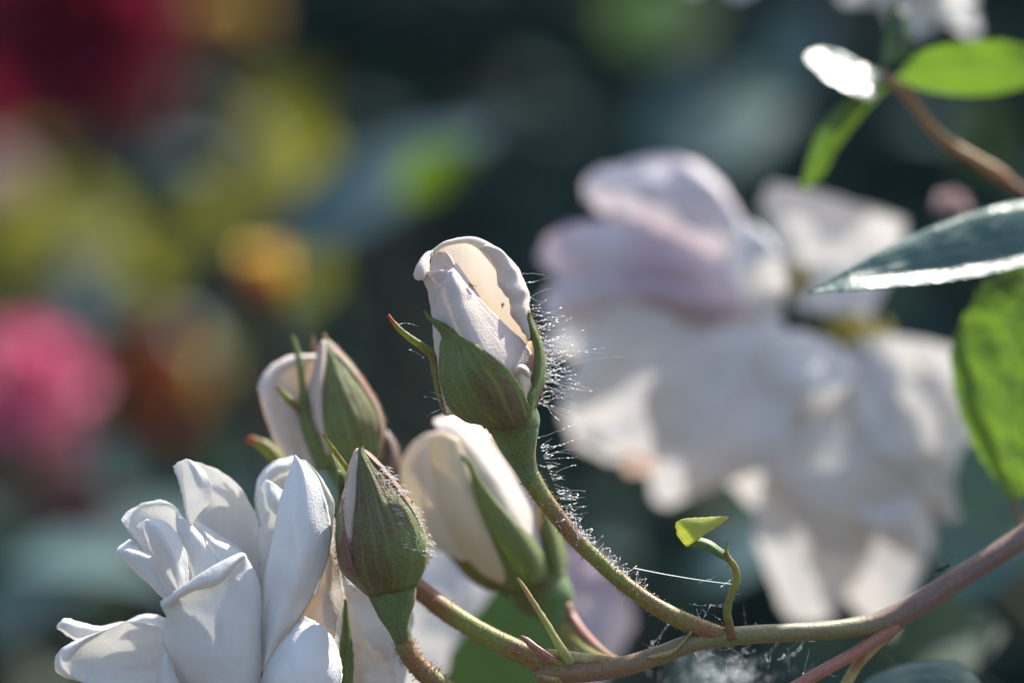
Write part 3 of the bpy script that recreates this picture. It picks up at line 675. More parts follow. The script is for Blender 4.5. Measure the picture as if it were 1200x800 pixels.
# ------------------------------------------------------------------ opening bud behind the main one
def opening_bud():
    dd = 210
    R_ = thing("rosebud", P(645, 715, dd), "opening cream rosebud with pink petal rims, soft behind the hairy stalk", "rosebud", "rosebuds on the spray")
    L = lambda n, rows, m, **k: loft(n, rows, M[m], R_, dd=dd, **k)
    # left lit petal
    L("petal", [
        [(534, 508, -20), (515, 505, -10), (498, 509, -2), (482, 521, 4), (471, 540, 8), (469, 560, 8), (476, 590, 4), (492, 622, 0), (512, 645, 0)],
        [(536, 514, -26), (518, 512, -20), (503, 517, -14), (490, 530, -10), (482, 548, -6), (482, 568, -6), (490, 596, -8), (504, 624, -10), (520, 646, -10)],
        [(545, 545, -40), (528, 548, -36), (516, 556, -32), (508, 566, -28), (504, 578, -26), (505, 592, -24), (511, 612, -24), (522, 634, -24), (536, 655, -20)],
        [(568, 600, -46), (555, 604, -46), (548, 610, -44), (543, 617, -40), (540, 624, -38), (541, 632, -36), (545, 642, -34), (553, 656, -32), (563, 670, -28)],
        [(600, 672, -40), (595, 675, -40), (592, 677, -38), (590, 679, -36), (589, 680, -34), (589, 682, -32), (591, 684, -30), (594, 686, -28), (598, 688, -26)]], 'pinkedge', nu=40, nv=34, wob=.5, thick=TH)
    # centre petal, its shade put into the darker yellowish cream
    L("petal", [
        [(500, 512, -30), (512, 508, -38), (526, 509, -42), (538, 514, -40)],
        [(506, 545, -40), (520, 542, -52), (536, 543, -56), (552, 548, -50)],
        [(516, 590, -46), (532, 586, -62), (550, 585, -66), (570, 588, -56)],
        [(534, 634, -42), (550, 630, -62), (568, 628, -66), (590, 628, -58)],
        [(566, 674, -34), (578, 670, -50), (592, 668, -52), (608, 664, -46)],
        [(590, 690, -24), (600, 690, -34), (610, 688, -34), (620, 684, -30)]], 'cream_yellow_shade', nu=24, nv=32, wob=.5, thick=TH)
    # right petal
    L("petal", [
        [(508, 492, 30), (530, 486, 34), (556, 494, 30), (580, 515, 20), (606, 548, 10), (632, 590, 0)],
        [(510, 500, 0), (531, 498, -8), (553, 508, -14), (576, 530, -16), (600, 562, -18), (630, 602, -14)],
        [(528, 530, -30), (546, 530, -40), (564, 541, -44), (584, 562, -44), (606, 592, -40), (632, 622, -24)],
        [(556, 590, -46), (570, 592, -56), (586, 600, -58), (602, 614, -56), (620, 634, -48), (638, 652, -28)],
        [(600, 660, -40), (608, 662, -46), (617, 664, -46), (625, 668, -44), (632, 672, -36), (640, 674, -26)]], 'cream', nu=34, nv=34, wob=.5, thick=TH)
    fr = Frame((632, 690, dd), (535, 505, dd)); Rp = prof([(0, 28), (.15, 52), (.4, 60), (.7, 50), (1, 30)])
    cyl_patch("petal", fr, Rp, [(0, 80, 280, 0), (.2, 75, 285, -2), (.5, 80, 280, -4), (.75, 90, 270, -4), (.94, 110, 250, -6)], M['cream'], R_, nu=24, thick=TH)
    fr2 = Frame((600, 640, dd), (535, 520, dd)); Ri = prof([(0, 30), (.5, 28), (.8, 18), (1, 8)])
    cyl_patch("petal", fr2, Ri, [(0, -170, 170, 0), (.4, -170, 170, -2), (.7, -165, 165, -3), (1, -150, 150, -2)], M['cream'], R_, nu=30, thick=TH)
    # sepals
    L("sepal", [
        [(590, 690, -34), (608, 692, -52), (630, 682, -54), (645, 672, -30)],
        [(584, 660, -50), (602, 656, -72), (622, 648, -70), (636, 650, -46)],
        [(570, 626, -56), (584, 622, -78), (602, 614, -76), (618, 624, -60)],
        [(558, 590, -58), (566, 586, -72), (577, 583, -72), (586, 596, -64)],
        [(554, 562, -58), (557, 560, -66), (560, 559, -66), (564, 566, -62)],
        [(547, 543, -54), (549, 541, -58), (551, 540, -58), (553, 542, -56)],
        [(535, 531, -46), (536, 530.5, -46), (536.5, 530, -46), (537, 530, -46)]], 'sepal', nu=20, nv=36, wob=.4, thick=2.4)
    L("sepal", [
        [(630, 690, -20), (645, 690, -26), (656, 680, 0)], [(636, 660, -26), (652, 662, -34), (664, 660, 0)], [(636, 630, -26), (650, 632, -32), (660, 634, 0)],
        [(634, 604, -20), (642, 604, -24), (650, 606, 0)], [(633, 585, -12), (635, 585, -12), (638, 586, -8)]], 'sepal', nu=12, nv=26, wob=.3, thick=2.4)
    L("sepal", [
        [(606, 692, -10), (600, 688, -32), (594, 682, -40)], [(572, 690, -4), (568, 682, -26), (566, 674, -36)], [(548, 676, -2), (546, 666, -20), (548, 658, -30)],
        [(530, 655, 0), (530, 644, -14), (534, 634, -24)], [(516, 634, 0), (519, 624, -8), (524, 618, -14)], [(509, 608, 2), (512, 604, 0), (514, 601, -4)], [(505, 592, 4), (506, 591, 3), (507, 590, 2)]], 'sepal_lime', nu=10, nv=30, wob=.3, thick=2.4)
    cyl_patch("sepal", fr, lambda t: Rp(t) + 4, [(-.02, 130, 240, 0), (.2, 125, 245, 0), (.4, 145, 225, 2), (.6, 165, 200, 6), (.75, 178, 184, 12)], M['sepal'], R_, thick=2)
    tube("receptacle", [(622, 668, dd, 38), (634, 690, dd, 36), (645, 704, dd - 5, 30), (652, 718, dd - 10, 22), (660, 734, dd - 20, 14), (670, 746, dd - 30, 12)], M['recept'], R_, n=22, seg=36, bump=.03)
    ST = [(664, 738, dd - 24, 13), (676, 753, dd - 50, 12), (692, 768, dd - 90, 11), (712, 779, dd - 140, 10.5), (736, 782, dd - 190, 9)]
    tube("flower_stalk", ST, M['stalk'], R_, n=14, seg=36, bump=.06)
    b = Bag(); rnd = random.Random(28)
    hairs_tube(b, ST, 160, ln=(1.2, 4), r=.45, ball=.7, rnd=rnd)
    o = b.build("gland_hairs", M['hair'], R_); o['kind'] = 'stuff'
opening_bud()

# ------------------------------------------------------------------ the cane with its bracts and the young leaflet
def cane():
    R_ = thing("rose_cane", P(1060, 720, 60), "smooth green and reddish rose cane crossing the bottom right and carrying the buds", "branch")
    MAIN = [(628, 794, 4, 9.0), (648, 788, 4, 12.6), (690, 786, 4, 12.6), (735, 779, 2, 11.7), (775, 766, 2, 11.2), (812, 753, 2, 10.8), (850, 746, 4, 11.2), (900, 742, 10, 10.8), (960, 739, 26, 10.8), (1015, 733, 46, 12.6), (1050, 722, 58, 14.8), (1085, 702, 70, 14.0), (1130, 673, 88, 13.5), (1185, 638, 110, 13.5), (1260, 590, 150, 13.5), (1400, 505, 230, 14.4)]
    tube("stem", MAIN, M['cane'], R_, n=20, seg=150, bump=.05)
    tube("side_stem", [(1066, 712, 62, 7), (1046, 733, 52, 9), (1030, 746, 44, 8.5), (1000, 766, 30, 7.5), (960, 788, 10, 7.5), (915, 815, -10, 8)], M['cane_red'], R_, n=14, seg=40)
    tube("side_stem", [(1060, 718, 64, 5), (1043, 738, 62, 7.5), (1025, 756, 56, 7), (1004, 780, 50, 6.5), (985, 812, 44, 6.5)], M['bract'], R_, n=12, seg=30)
    tube("side_stem", [(664, 708, 190, 5), (672, 726, 180, 6), (690, 749, 140, 6), (716, 771, 80, 5.5), (750, 782, 30, 5)], M['cane_red'], R_, n=10, seg=30)
    tube("side_stem", [(640, 764, 8, 4), (664, 768, 4, 6), (690, 772, 2, 6.5), (724, 776, 2, 6)], M['bract'], R_, n=10, seg=20, bump=.15)
    L = lambda n, rows, m, **k: loft(n, rows, M[m], R_, **dict(dict(nu=8, nv=26, wob=.2, edge=.6, thick=2), **k))
    L("bract", [[(666, 781, -10), (670, 778, -13), (674, 775, -10)], [(653, 761, -12), (656.5, 757.5, -15), (660, 755, -12)], [(639, 734, -8), (641.5, 731.5, -11), (644.5, 730, -8)], [(623.5, 708, -4), (625.5, 706, -6), (627.5, 704.5, -4)], [(612, 688, 0), (613.5, 687, -2), (615, 686, 0)], [(605.5, 677, 0), (606, 676.5, 0), (606.5, 676, 0)]], 'bract_lime')
    L("bract", [[(644, 779, -12), (648, 775, -15), (651, 770, -12)], [(627, 765, -13), (630, 761, -15), (633, 758, -13)], [(616, 753, -8), (618, 751, -10), (621, 749, -8)], [(609, 745, -6), (610, 744.5, -6), (611, 744, -6)]], 'cane_red', nv=18)
    L("bract", [[(660, 800, -4), (656, 795, -8), (654, 791, -4)], [(640, 797, -4), (638, 793, -8), (638, 790, -4)], [(624, 789, 0), (624.5, 788, 0), (625, 787, 0)]], 'bract', nv=16)
    L("bract", [[(806, 744, -8), (809, 741, -10), (811, 738, -8)], [(796, 756, -10), (799, 754, -13), (801, 752, -10)], [(786, 766, -10), (788, 763, -13), (790, 760, -10)], [(773, 770, -10), (773, 767, -12), (774, 765, -10)], [(758, 771, -10), (758, 770, -10), (759, 769, -10)]], 'bract', nv=24)
    # leaf stalk
    tube("leaf_stalk", [(857, 748, -2, 8), (855, 734, -4, 5.5), (852, 716, -6, 5), (856, 698, -6, 4.6), (863, 680, -6, 4.4), (862, 666, -6, 4.2), (855, 656, -6, 4), (848, 648, -6, 3)], M['sepal_lime'], R_, n=12, seg=40)
    L("stipule", [[(853, 657, -6), (855, 656, -8), (857, 655, -6)], [(849.5, 648, -6), (851.5, 647, -8), (853, 647, -6)], [(850.5, 640, -6), (851.5, 640, -7), (852.5, 640, -6)], [(853, 634, -6), (853.3, 634, -6), (853.6, 634, -6)]], 'sepal_lime', nv=14)
    L("leaflet", [[(856, 661, -8), (856, 657, -6), (857, 652, -4)], [(843, 653, -8), (844, 648, -10), (846, 643, -4)], [(826, 644, -8), (829, 638, -12), (831, 633, -4)], [(812, 640.5, -6), (814, 635, -10), (816, 629, -4)], [(804, 640, -4), (806, 636, -6), (808, 632, -2)]], 'recept', nu=10, nv=20, thick=1.6)
    L("leaflet", [[(805, 640.5, -8), (800, 636, -6), (795, 628.5, -4), (792, 620, -2), (791.5, 613, 0)], [(812, 636, -14), (808, 630, -12), (804, 621, -8), (800, 613, -4), (797, 609, 0)],
                  [(824, 628, -18), (820, 623, -16), (816, 615, -12), (812, 610, -6), (810, 607.5, 0)], [(838, 618.5, -14), (836, 615, -14), (833, 610.5, -10), (831, 607.5, -6), (830, 606, 0)],
                  [(848, 611.5, -8), (847.5, 610, -8), (847, 608, -6), (846.5, 606.5, -4), (846, 605.5, 0)], [(855, 607, -4), (855, 606.7, -4), (855, 606.4, -4), (855, 606.2, -3), (855, 606, -2)]], 'leaf_tip', nu=18, nv=28, wob=.5, edge=1.6, thick=1.2)
    b = Bag(); rnd = random.Random(77)
    hairs_tube(b, [(857, 748, -2, 7), (852, 716, -6, 5), (863, 680, -6, 4.4), (855, 656, -6, 4)], 110, ln=(.8, 2.5), r=.3, ball=.5, rnd=rnd)
    hairs_tube(b, MAIN[:7], 200, ln=(.6, 1.8), r=.35, ball=.5, rnd=rnd)
    o = b.build("gland_hairs", M['hair'], R_); o['kind'] = 'stuff'
cane()

# ------------------------------------------------------------------ open white rose, lower left
def white_rose():
    R_ = thing("rose_bloom", P(280, 860, 20), "open white rose with upright curling petals in the lower left corner", "rose", "white roses")
    L = lambda rows, m='petal', **k: loft("petal", rows, M[m], R_, **dict(dict(nu=26, nv=34, wob=.8, edge=1.0, thick=TH), **k))
    L([[(345, 533.5, 0), (347, 533, 0), (349, 536, 0)], [(338, 555, 5), (352, 551, -12), (368, 553, 0)], [(330, 580, 8), (355, 580, -22), (378, 575, 0)],
       [(323, 610, 8), (356, 612, -30), (386, 603, 0)], [(317, 640, 8), (353, 645, -32), (388.5, 628, 0)], [(311, 668, 8), (346, 676, -30), (384, 655, 0)],
       [(307, 697, 8), (335, 706, -25), (372, 685, 0)], [(306, 740, 8), (322, 740, -15), (352, 720, 0)], [(306, 785, 8), (309, 785, 0), (316, 776, 0)]], m='guard')
    L([[(350, 537, 14), (360, 541, 10), (368, 549, 14)], [(364, 552, 14), (372, 555, 10), (378, 562, 14)], [(366, 575, 14), (380, 576, 8), (391, 587, 14)], [(372, 605, 12), (382, 605, 6), (391, 610, 12)], [(376, 640, 12), (382, 640, 6), (387, 640, 12)], [(360, 700, 12), (368, 700, 8), (374, 690, 12)]])
    L([[(357, 721, -5), (380, 735, 0), (394, 757, 5), (401, 785, 5), (397, 815, 5)], [(345, 735, -15), (365, 752, -27), (378, 775, -27), (385, 800, -22), (383, 832, -15)],
       [(330, 752, -20), (345, 772, -40), (356, 795, -42), (362, 820, -37), (358, 852, -30)], [(312, 778, -15), (322, 795, -37), (330, 815, -42), (335, 840, -37), (333, 872, -30)],
       [(302, 805, -5), (304, 825, -15), (306, 845, -20), (308, 865, -20), (310, 885, -20)]], edge=2.0, m='guard')
    # front cup petal with rolled rim
    L([[(191, 714, -36), (221, 695, -52), (256, 684, -52), (279, 660, -34), (286, 652, -20)],
       [(189, 709, -38), (219, 689, -58), (255, 674, -58), (281, 653, -38), (287, 651, -20)],
       [(188, 704.5, -30), (216, 684.5, -46), (251, 662, -46), (280, 648, -32), (287, 649.5, -16)],
       [(187.5, 708, -22), (218, 692, -34), (254, 674, -36), (283, 658, -24), (293, 660, -10)],
       [(195, 725, -20), (228, 726, -44), (262, 715, -48), (291, 695, -30), (305, 686, -8)],
       [(190, 747, -10), (228, 755, -46), (262, 752, -55), (291, 740, -40), (307, 735, -4)],
       [(198, 770, -5), (230, 780, -44), (262, 782, -55), (290, 780, -42), (306, 775, -4)],
       [(210, 798, 0), (240, 808, -38), (265, 812, -48), (288, 812, -36), (304, 810, -4)],
       [(235, 850, 10), (250, 850, -15), (265, 850, -25), (280, 850, -15), (295, 850, 0)]], nu=40, nv=60)
    L([[(141, 609, 5), (150, 599, 15), (171, 588, 25), (194, 586.5, 30), (209, 597, 28)], [(143, 613, 2), (153, 604, 11), (172, 594, 22), (195, 593, 28), (211, 603, 28)], [(148, 619, 4), (160, 613, 18), (178, 607, 34), (198, 607, 40), (214, 613, 36)],
       [(158, 631, 5), (172, 628, 25), (188, 625, 40), (204, 626, 45), (220, 628, 40)], [(176, 660, 5), (190, 658, 25), (204, 655, 40), (218, 652, 45), (232, 652, 40)], [(196, 700, 0), (206, 700, 15), (216, 698, 25), (228, 696, 28), (240, 695, 24)],
       [(225, 780, 0), (232, 780, 8), (238, 780, 12), (245, 780, 12), (250, 780, 10)]])
    L([[(159, 616, -10), (171, 609, -14), (184, 607.5, -12)], [(164, 624, -12), (182, 617, -24), (198, 614, -14)], [(171, 638, -12), (192, 634, -30), (211, 631, -16)],
       [(180, 653, -12), (201, 652, -33), (219, 652, -16)], [(189, 674, -12), (207, 674, -33), (221, 673, -16)], [(200, 693, -12), (212, 695, -27), (220, 692, -16)], [(212, 714, -10), (217, 714, -16), (222, 714, -12)]])
    L([[(151, 631, 12), (163, 637, 16), (178, 648, 20)], [(140, 640, 2), (155, 641, 4), (176, 650, 6)], [(137, 644, -2), (155, 647, -8), (179, 656, -6)], [(139, 649, -2), (160, 661, -12), (186, 673, -10)], [(165, 675, 0), (178, 683, -10), (197, 693, -10)], [(194, 703, 0), (201, 706, -5), (211, 711, -6)]])
    L([[(206, 776, 8), (232, 766, -20), (262, 752, -30), (288, 735, -18), (304, 722, 6)], [(208, 786, 8), (234, 778, -22), (262, 770, -34), (288, 760, -22), (304, 750, 6)], [(236, 840, 14), (250, 840, -6), (264, 840, -14), (280, 840, -6), (294, 840, 8)]])  # hidden petal added behind the cup to block sun through its lower part
    L([[(345, 540, 14), (350, 540, 8), (356, 545, 12)], [(335, 575, 16), (354, 566, 2), (373, 568, 12)], [(326, 610, 18), (354, 608, -12), (384, 602, 16)], [(316, 655, 18), (350, 650, -16), (384, 634, 18)], [(310, 700, 18), (336, 708, -10), (370, 690, 18)], [(308, 775, 18), (315, 775, 6), (330, 765, 18)]])  # hidden petal added behind the big upright one to block sunlight
    L([[(342, 560, 30), (356, 556, 22), (368, 560, 28)], [(330, 610, 34), (354, 608, 10), (382, 602, 30)], [(318, 660, 34), (350, 655, 6), (382, 640, 32)], [(312, 720, 34), (334, 720, 10), (360, 705, 32)], [(310, 790, 30), (316, 790, 16), (326, 785, 30)]])  # second unseen layer there, also added against light coming through
    # upper middle petal (inside seen) and its folded lobe
    L([[(203, 547, 30), (212, 540, 28), (235, 543, 45), (258, 552, 55), (281, 571, 55), (296, 595, 45), (304, 614, 35)],
       [(205, 552, 26), (216, 548, 32), (238, 551, 52), (260, 561, 62), (281, 580, 62), (294, 602, 52), (304, 621, 40)],
       [(214, 580, 30), (228, 582, 50), (246, 590, 75), (262, 603, 82), (276, 618, 80), (290, 635, 68), (304, 650, 45)],
       [(218, 605, 30), (232, 610, 55), (246, 618, 75), (260, 630, 82), (274, 643, 78), (290, 657, 65), (304, 670, 40)],
       [(222, 630, 30), (236, 640, 50), (250, 648, 65), (262, 658, 70), (276, 668, 65), (290, 680, 50), (303, 700, 30)],
       [(235, 720, 20), (245, 725, 30), (255, 730, 40), (265, 735, 45), (276, 740, 40), (288, 745, 30), (298, 750, 20)]], nu=34)
    L([[(212, 540.5, 26), (219, 538, 14), (231, 543, 12)], [(214, 552, 24), (228, 550, 4), (241, 554, 6)], [(216, 568, 24), (232, 566, 0), (247.5, 569, 4)],
       [(218, 585, 24), (232, 583, 2), (246, 589, 6)], [(220, 602, 24), (227, 601, 8), (235, 599, 10)], [(222, 616, 24), (224, 614, 16), (227, 611, 16)], [(223, 628, 24), (223.5, 626, 22), (224, 625, 22)]])
    # heart petals
    L([[(206, 598, 24), (222, 612, 18), (240, 632, 12), (259, 655, 6)], [(206, 606, 14), (221, 622, 8), (238, 642, 2), (256, 664, -2)], [(212, 650, 8), (225, 670, -4), (240, 690, -10), (255, 705, -10)], [(235, 760, 0), (245, 765, -5), (255, 770, -5), (262, 775, -5)]])
    L([[(225, 607, 40), (243, 617, 44), (262, 629, 38), (284, 645, 25)], [(227, 612, 34), (244, 624, 36), (262, 636, 30), (282, 652, 20)], [(228, 640, 30), (245, 650, 26), (262, 662, 20), (280, 676, 12)], [(240, 720, 20), (250, 725, 10), (260, 730, 5), (275, 735, 0)]])
    L([[(240, 622, 20), (252, 632, 14), (268, 638, 12), (286, 650, 8)], [(243, 634, 12), (255, 645, 4), (270, 652, 0), (288, 662, 0)], [(250, 680, 5), (262, 690, -10), (276, 696, -14), (294, 700, -5)], [(260, 760, 0), (266, 760, -5), (275, 760, -8), (285, 760, -5)]])
    # back petals
    L([[(300, 615, 70), (299, 580, 70), (305, 556, 72), (320, 541, 75), (344, 534, 75)], [(303, 615, 58), (304, 583, 54), (310, 562, 56), (323, 549, 60), (345, 545, 62)], [(306, 640, 66), (310, 600, 66), (317, 578, 68), (330, 563, 70), (346, 560, 70)],
       [(315, 680, 90), (322, 640, 95), (330, 620, 95), (338, 600, 95), (350, 590, 90)], [(315, 760, 60), (320, 750, 60), (328, 740, 60), (336, 730, 60), (345, 720, 60)]])
    L([[(300, 590, 50), (312, 563, 46), (333, 577, 44), (345, 600, 50)], [(302, 612, 44), (314, 590, 34), (332, 600, 34), (345, 620, 44)], [(304, 660, 40), (316, 650, 34), (330, 650, 34), (345, 660, 40)], [(306, 740, 34), (316, 740, 30), (326, 740, 30), (340, 740, 34)]])
    # spreading petals, bottom left
    L([[(68, 731, 30), (76, 724, 25), (95, 729, 30), (120, 733, 35), (148, 727, 40), (172, 718.5, 40), (195, 724, 30)], [(67, 735, 22), (78, 731, 14), (98, 735, 18), (121, 738, 24), (148, 733, 30), (172, 726, 30), (196, 732, 20)],
       [(76, 742, 24), (86, 742, 18), (103, 744, 20), (124, 746, 26), (150, 742, 34), (174, 738, 34), (197, 744, 24)], [(120, 770, 30), (130, 770, 28), (145, 772, 30), (160, 772, 34), (178, 770, 36), (194, 766, 34), (208, 768, 26)]], nu=36)
    L([[(116, 741, -5), (89, 750, 0), (69, 763, 5), (64, 778, 8), (69, 789, 8), (88, 796, 8), (112, 800, 6)], [(128, 736, -14), (103, 747, -16), (83, 762, -14), (78, 778, -12), (86, 791, -10), (104, 801, -8), (124, 806, -6)],
       [(140, 731, -10), (118, 746, -2), (100, 762, 2), (98, 780, 4), (106, 793, 5), (122, 804, 5), (138, 808, 4)], [(150, 728, -8), (140, 744, 5), (130, 762, 10), (128, 780, 10), (132, 796, 10), (142, 808, 8), (150, 814, 4)],
       [(172, 731, -6), (168, 747, 5), (162, 764, 10), (160, 780, 10), (162, 797, 10), (166, 812, 8), (170, 818, 4)], [(198, 740, 0), (197, 752, 5), (196, 766, 8), (196, 780, 8), (196, 798, 8), (196, 814, 8), (196, 822, 4)], [(222, 770, 0), (222, 776, 4), (222, 784, 6), (222, 792, 6), (222, 804, 6), (222, 818, 6), (222, 830, 4)]], nu=36, nv=44)
    L([[(194, 763, -20), (197, 768, -22), (201, 777, -22)], [(188, 775, -20), (194, 781, -30), (206, 790, -26)], [(184, 797, -18), (194, 800, -34), (212, 806, -28)], [(184, 830, -16), (196, 832, -32), (216, 836, -26)]])
    # shaded petals to the right, behind the big one
    L([[(392, 606, 50), (394, 630, 46), (398, 660, 44), (404, 700, 44)], [(380, 630, 34), (384, 660, 28), (388, 700, 26), (394, 740, 30)], [(360, 680, 34), (368, 710, 26), (376, 740, 24), (384, 780, 28)], [(350, 740, 34), (360, 770, 28), (368, 800, 26), (376, 830, 30)]], m='cream')
    loft("sepal", [[(395, 828, 34), (400, 828, 28), (412, 828, 34)], [(397, 770, 34), (404, 770, 27), (414, 775, 34)], [(401, 735, 34), (405, 734, 28), (411, 738, 34)], [(404, 702, 34), (405, 701, 33), (406, 702, 34)]], M['sepal'], R_, nu=10, nv=24, wob=.3, thick=2)
    tube("receptacle", [(300, 838, 20, 60), (304, 880, 24, 44), (310, 930, 30, 22), (330, 1000, 40, 14), (420, 1150, 60, 14)], M['recept'], R_, n=18, seg=36)
white_rose()

# ------------------------------------------------------------------ soft white roses behind
def soft_rose(label, loc, dd, lofts, extra=None, group="white roses"):
    R_ = thing("rose_bloom", P(*loc, dd), label, "rose", group)
    for m, rows in lofts:
        loft("petal", rows, M[m], R_, nu=20, nv=24, wob=4, edge=3, dd=dd, thick=0)
    return R_

soft_rose("white rose mostly hidden behind the closed green bud and thick stalk", (450, 860), 90, [
    ('shade_white', [[(400, 640, 30), (408, 660, 24), (440, 668, 20), (470, 690, 24), (486, 720, 30)], [(396, 690, 10), (410, 700, -6), (436, 710, -10), (462, 730, -6), (480, 756, 10)], [(396, 740, 4), (412, 752, -16), (436, 764, -20), (458, 780, -16), (474, 800, 4)], [(400, 800, 0), (414, 810, -16), (434, 820, -20), (452, 830, -16), (466, 840, 0)]]),
    ('cream', [[(420, 742, -30), (436, 756, -36), (452, 768, -34), (466, 790, -26)], [(416, 770, -34), (432, 780, -40), (446, 792, -38), (460, 812, -30)], [(416, 820, -30), (430, 826, -36), (444, 832, -34), (456, 846, -28)]]),
    ('shade_white', [[(380, 690, 60), (400, 676, 54), (420, 690, 50)], [(376, 740, 50), (400, 740, 40), (424, 745, 40)], [(376, 820, 50), (400, 825, 40), (424, 830, 40)]]),
])
soft_rose("blurred white rose low in the middle, seen between the stalks", (600, 860), 720, [
    ('shade_white', [[(440, 690, 40), (480, 640, 20), (540, 628, 10), (580, 650, 30)], [(450, 730, 10), (490, 700, -20), (540, 690, -30), (570, 710, 0)], [(460, 790, 0), (500, 770, -30), (540, 770, -40), (570, 790, -10)], [(480, 850, 0), (510, 850, -30), (540, 850, -30), (560, 850, -10)]]),
    ('blush', [[(640, 640, 40), (690, 640, 10), (730, 680, 10), (745, 730, 40)], [(630, 690, 10), (672, 700, -20), (705, 730, -20), (720, 770, 10)], [(620, 750, 0), (655, 765, -30), (680, 790, -30), (690, 820, 0)], [(610, 830, 0), (630, 840, -20), (650, 850, -20), (660, 860, 0)]]),
])
def fan(R_, base, tip, width, cup, mat, roll=.12, ruf=.6, dd=0.0, nar=.2):
    """one petal spreading from base to tip in (px, py, depth)"""
    b_, t_ = Vector(base), Vector(tip); ax = t_ - b_; Ln = ax.length; an = ax / Ln
    side = an.cross(Vector((0, 0, 1))).normalized(); nr = side.cross(an)
    if nr.z > 0: nr = -nr
    rows = []; sd_ = b_.x * .7 + t_.y * .3
    for j in range(9):
        q = j / 8; wd = width / 2 * (nar + (1 - nar) * math.sin(math.pi / 2 * min(1, q / .68)) ** 1.1) * (1 if q < .8 else 1 - .35 * ((q - .8) / .2) ** 2)
        row = []
        for i in range(9):
            u = i / 4 - 1
            al = Ln * (q - .20 * u * u * q * q + .03 * ruf * math.sin(u * 4.3 + sd_) * q)
            off = cup * u * u * wd * .8 - roll * Ln * max(0, (q - .72) / .28) ** 2 + .16 * Ln * math.sin(math.pi * q) + ruf * (.035 * width) * math.sin(u * 6 + sd_) * q + ruf * .02 * width * math.sin(u * 13 + sd_ * 2) * q * q
            p = b_ + an * al + side * (u * wd) + nr * off
            row.append((p.x, p.y, p.z))
        rows.append(row)
    return loft("petal", rows, M[mat], R_, nu=30, nv=30, wob=1.5, edge=3, dd=dd, thick=0)
big = 760
r1 = thing("rose_bloom", P(905, 350, big), "big blurred blush white rose with drooping petals right of the sharp bud", "rose", "white roses")
for rows in ([[(684, 240, 20), (690, 205, 0), (735, 190, -10), (790, 182, -10), (832, 200, 10)], [(690, 232, -10), (715, 222, -30), (770, 216, -40), (830, 216, -30), (862, 240, 0)], [(700, 246, -10), (740, 250, -30), (800, 256, -40), (850, 262, -30), (882, 285, 0)], [(760, 300, 10), (800, 300, 0), (840, 310, 0), (870, 320, 0), (890, 330, 10)]],
             [[(630, 300, 10), (650, 270, -10), (700, 258, -20), (760, 266, -20), (830, 285, 0)], [(640, 315, -20), (680, 300, -50), (740, 298, -60), (800, 305, -50), (860, 320, -20)], [(665, 330, -20), (720, 328, -50), (780, 332, -60), (830, 345, -50), (870, 355, -20)], [(740, 370, 0), (780, 372, -20), (820, 375, -30), (850, 380, -20), (870, 385, 0)]],
             [[(634, 352, 0), (660, 322, -30), (720, 318, -50), (790, 328, -60), (880, 340, -40)], [(644, 374, -20), (690, 350, -60), (750, 345, -80), (810, 352, -80), (890, 360, -50)], [(690, 385, -10), (730, 378, -40), (790, 378, -50), (840, 384, -50), (890, 388, -40)]]):
    loft("petal", rows, M['blush'], r1, nu=22, nv=22, wob=2, edge=3, dd=big, thick=0)
for a in [((905, 355, 0), (640, 400, 0), 90, .25, 'shade_white', .15), ((895, 365, 0), (668, 500, -30), 190, .3, 'shade_white', .12), ((905, 370, -30), (790, 572, -70), 170, .3, 'shade_white', .12),
          ((908, 372, -60), (872, 266, -100), 62, .5, 'shade_white', .2),
          ((790, 480, 60), (672, 512, 40), 80, .3, 'shade_white', .2), ((790, 480, 40), (738, 548, 10), 62, .4, 'pinkcream', .2), ((810, 520, 60), (775, 588, 40), 64, .3, 'shade_white', .2)]:
    fan(r1, a[0], a[1], a[2], a[3], a[4], a[5], dd=big)
r2 = thing("rose_bloom", P(985, 390, big + 40), "blurred open white rose with yellow stamens beside the glossy leaf", "rose", "white roses")
loft("petal", [[(892, 240, 30), (905, 216, 20), (960, 226, 10), (1010, 240, 10), (1062, 258, 30)], [(905, 275, 40), (925, 262, 50), (970, 268, 50), (1010, 275, 40), (1056, 290, 40)], [(920, 320, 40), (940, 320, 60), (970, 322, 60), (1005, 325, 50), (1040, 330, 40)], [(930, 360, 20), (950, 365, 30), (975, 368, 30), (1000, 370, 20), (1020, 372, 10)]], M['shade_white'], r2, nu=22, nv=22, wob=3, edge=3, dd=big + 60, thick=0)
for a in [((955, 392, -60), (925, 482, -130), 110, .5, 'shade_white', .25),
          ((975, 400, 0), (880, 590, -30), 170, .25, 'shade_white', .12), ((985, 405, -20), (990, 640, -100), 190, .3, 'shade_white', .15), ((985, 410, 30), (1040, 740, 10), 150, .2, 'shade_white', .06), ((975, 410, 20), (945, 736, 0), 140, .2, 'shade_white', .06),
          ((1000, 405, 10), (1176, 606, -20), 130, .3, 'shade_white', .15), ((1005, 400, 20), (1178, 515, 10), 120, .3, 'shade_white', .15), ((1000, 400, -30), (1110, 592, -110), 80, .45, 'shade_white', .25), ((1005, 395, -20), (1075, 470, -60), 80, .4, 'shade_white', .2),
          ((1010, 540, -40), (1075, 640, -110), 70, .45, 'shade_white', .25)]:
    fan(r2, a[0], a[1], a[2], a[3], a[4], a[5], dd=big + 30)
b = Bag(); rnd = random.Random(4)
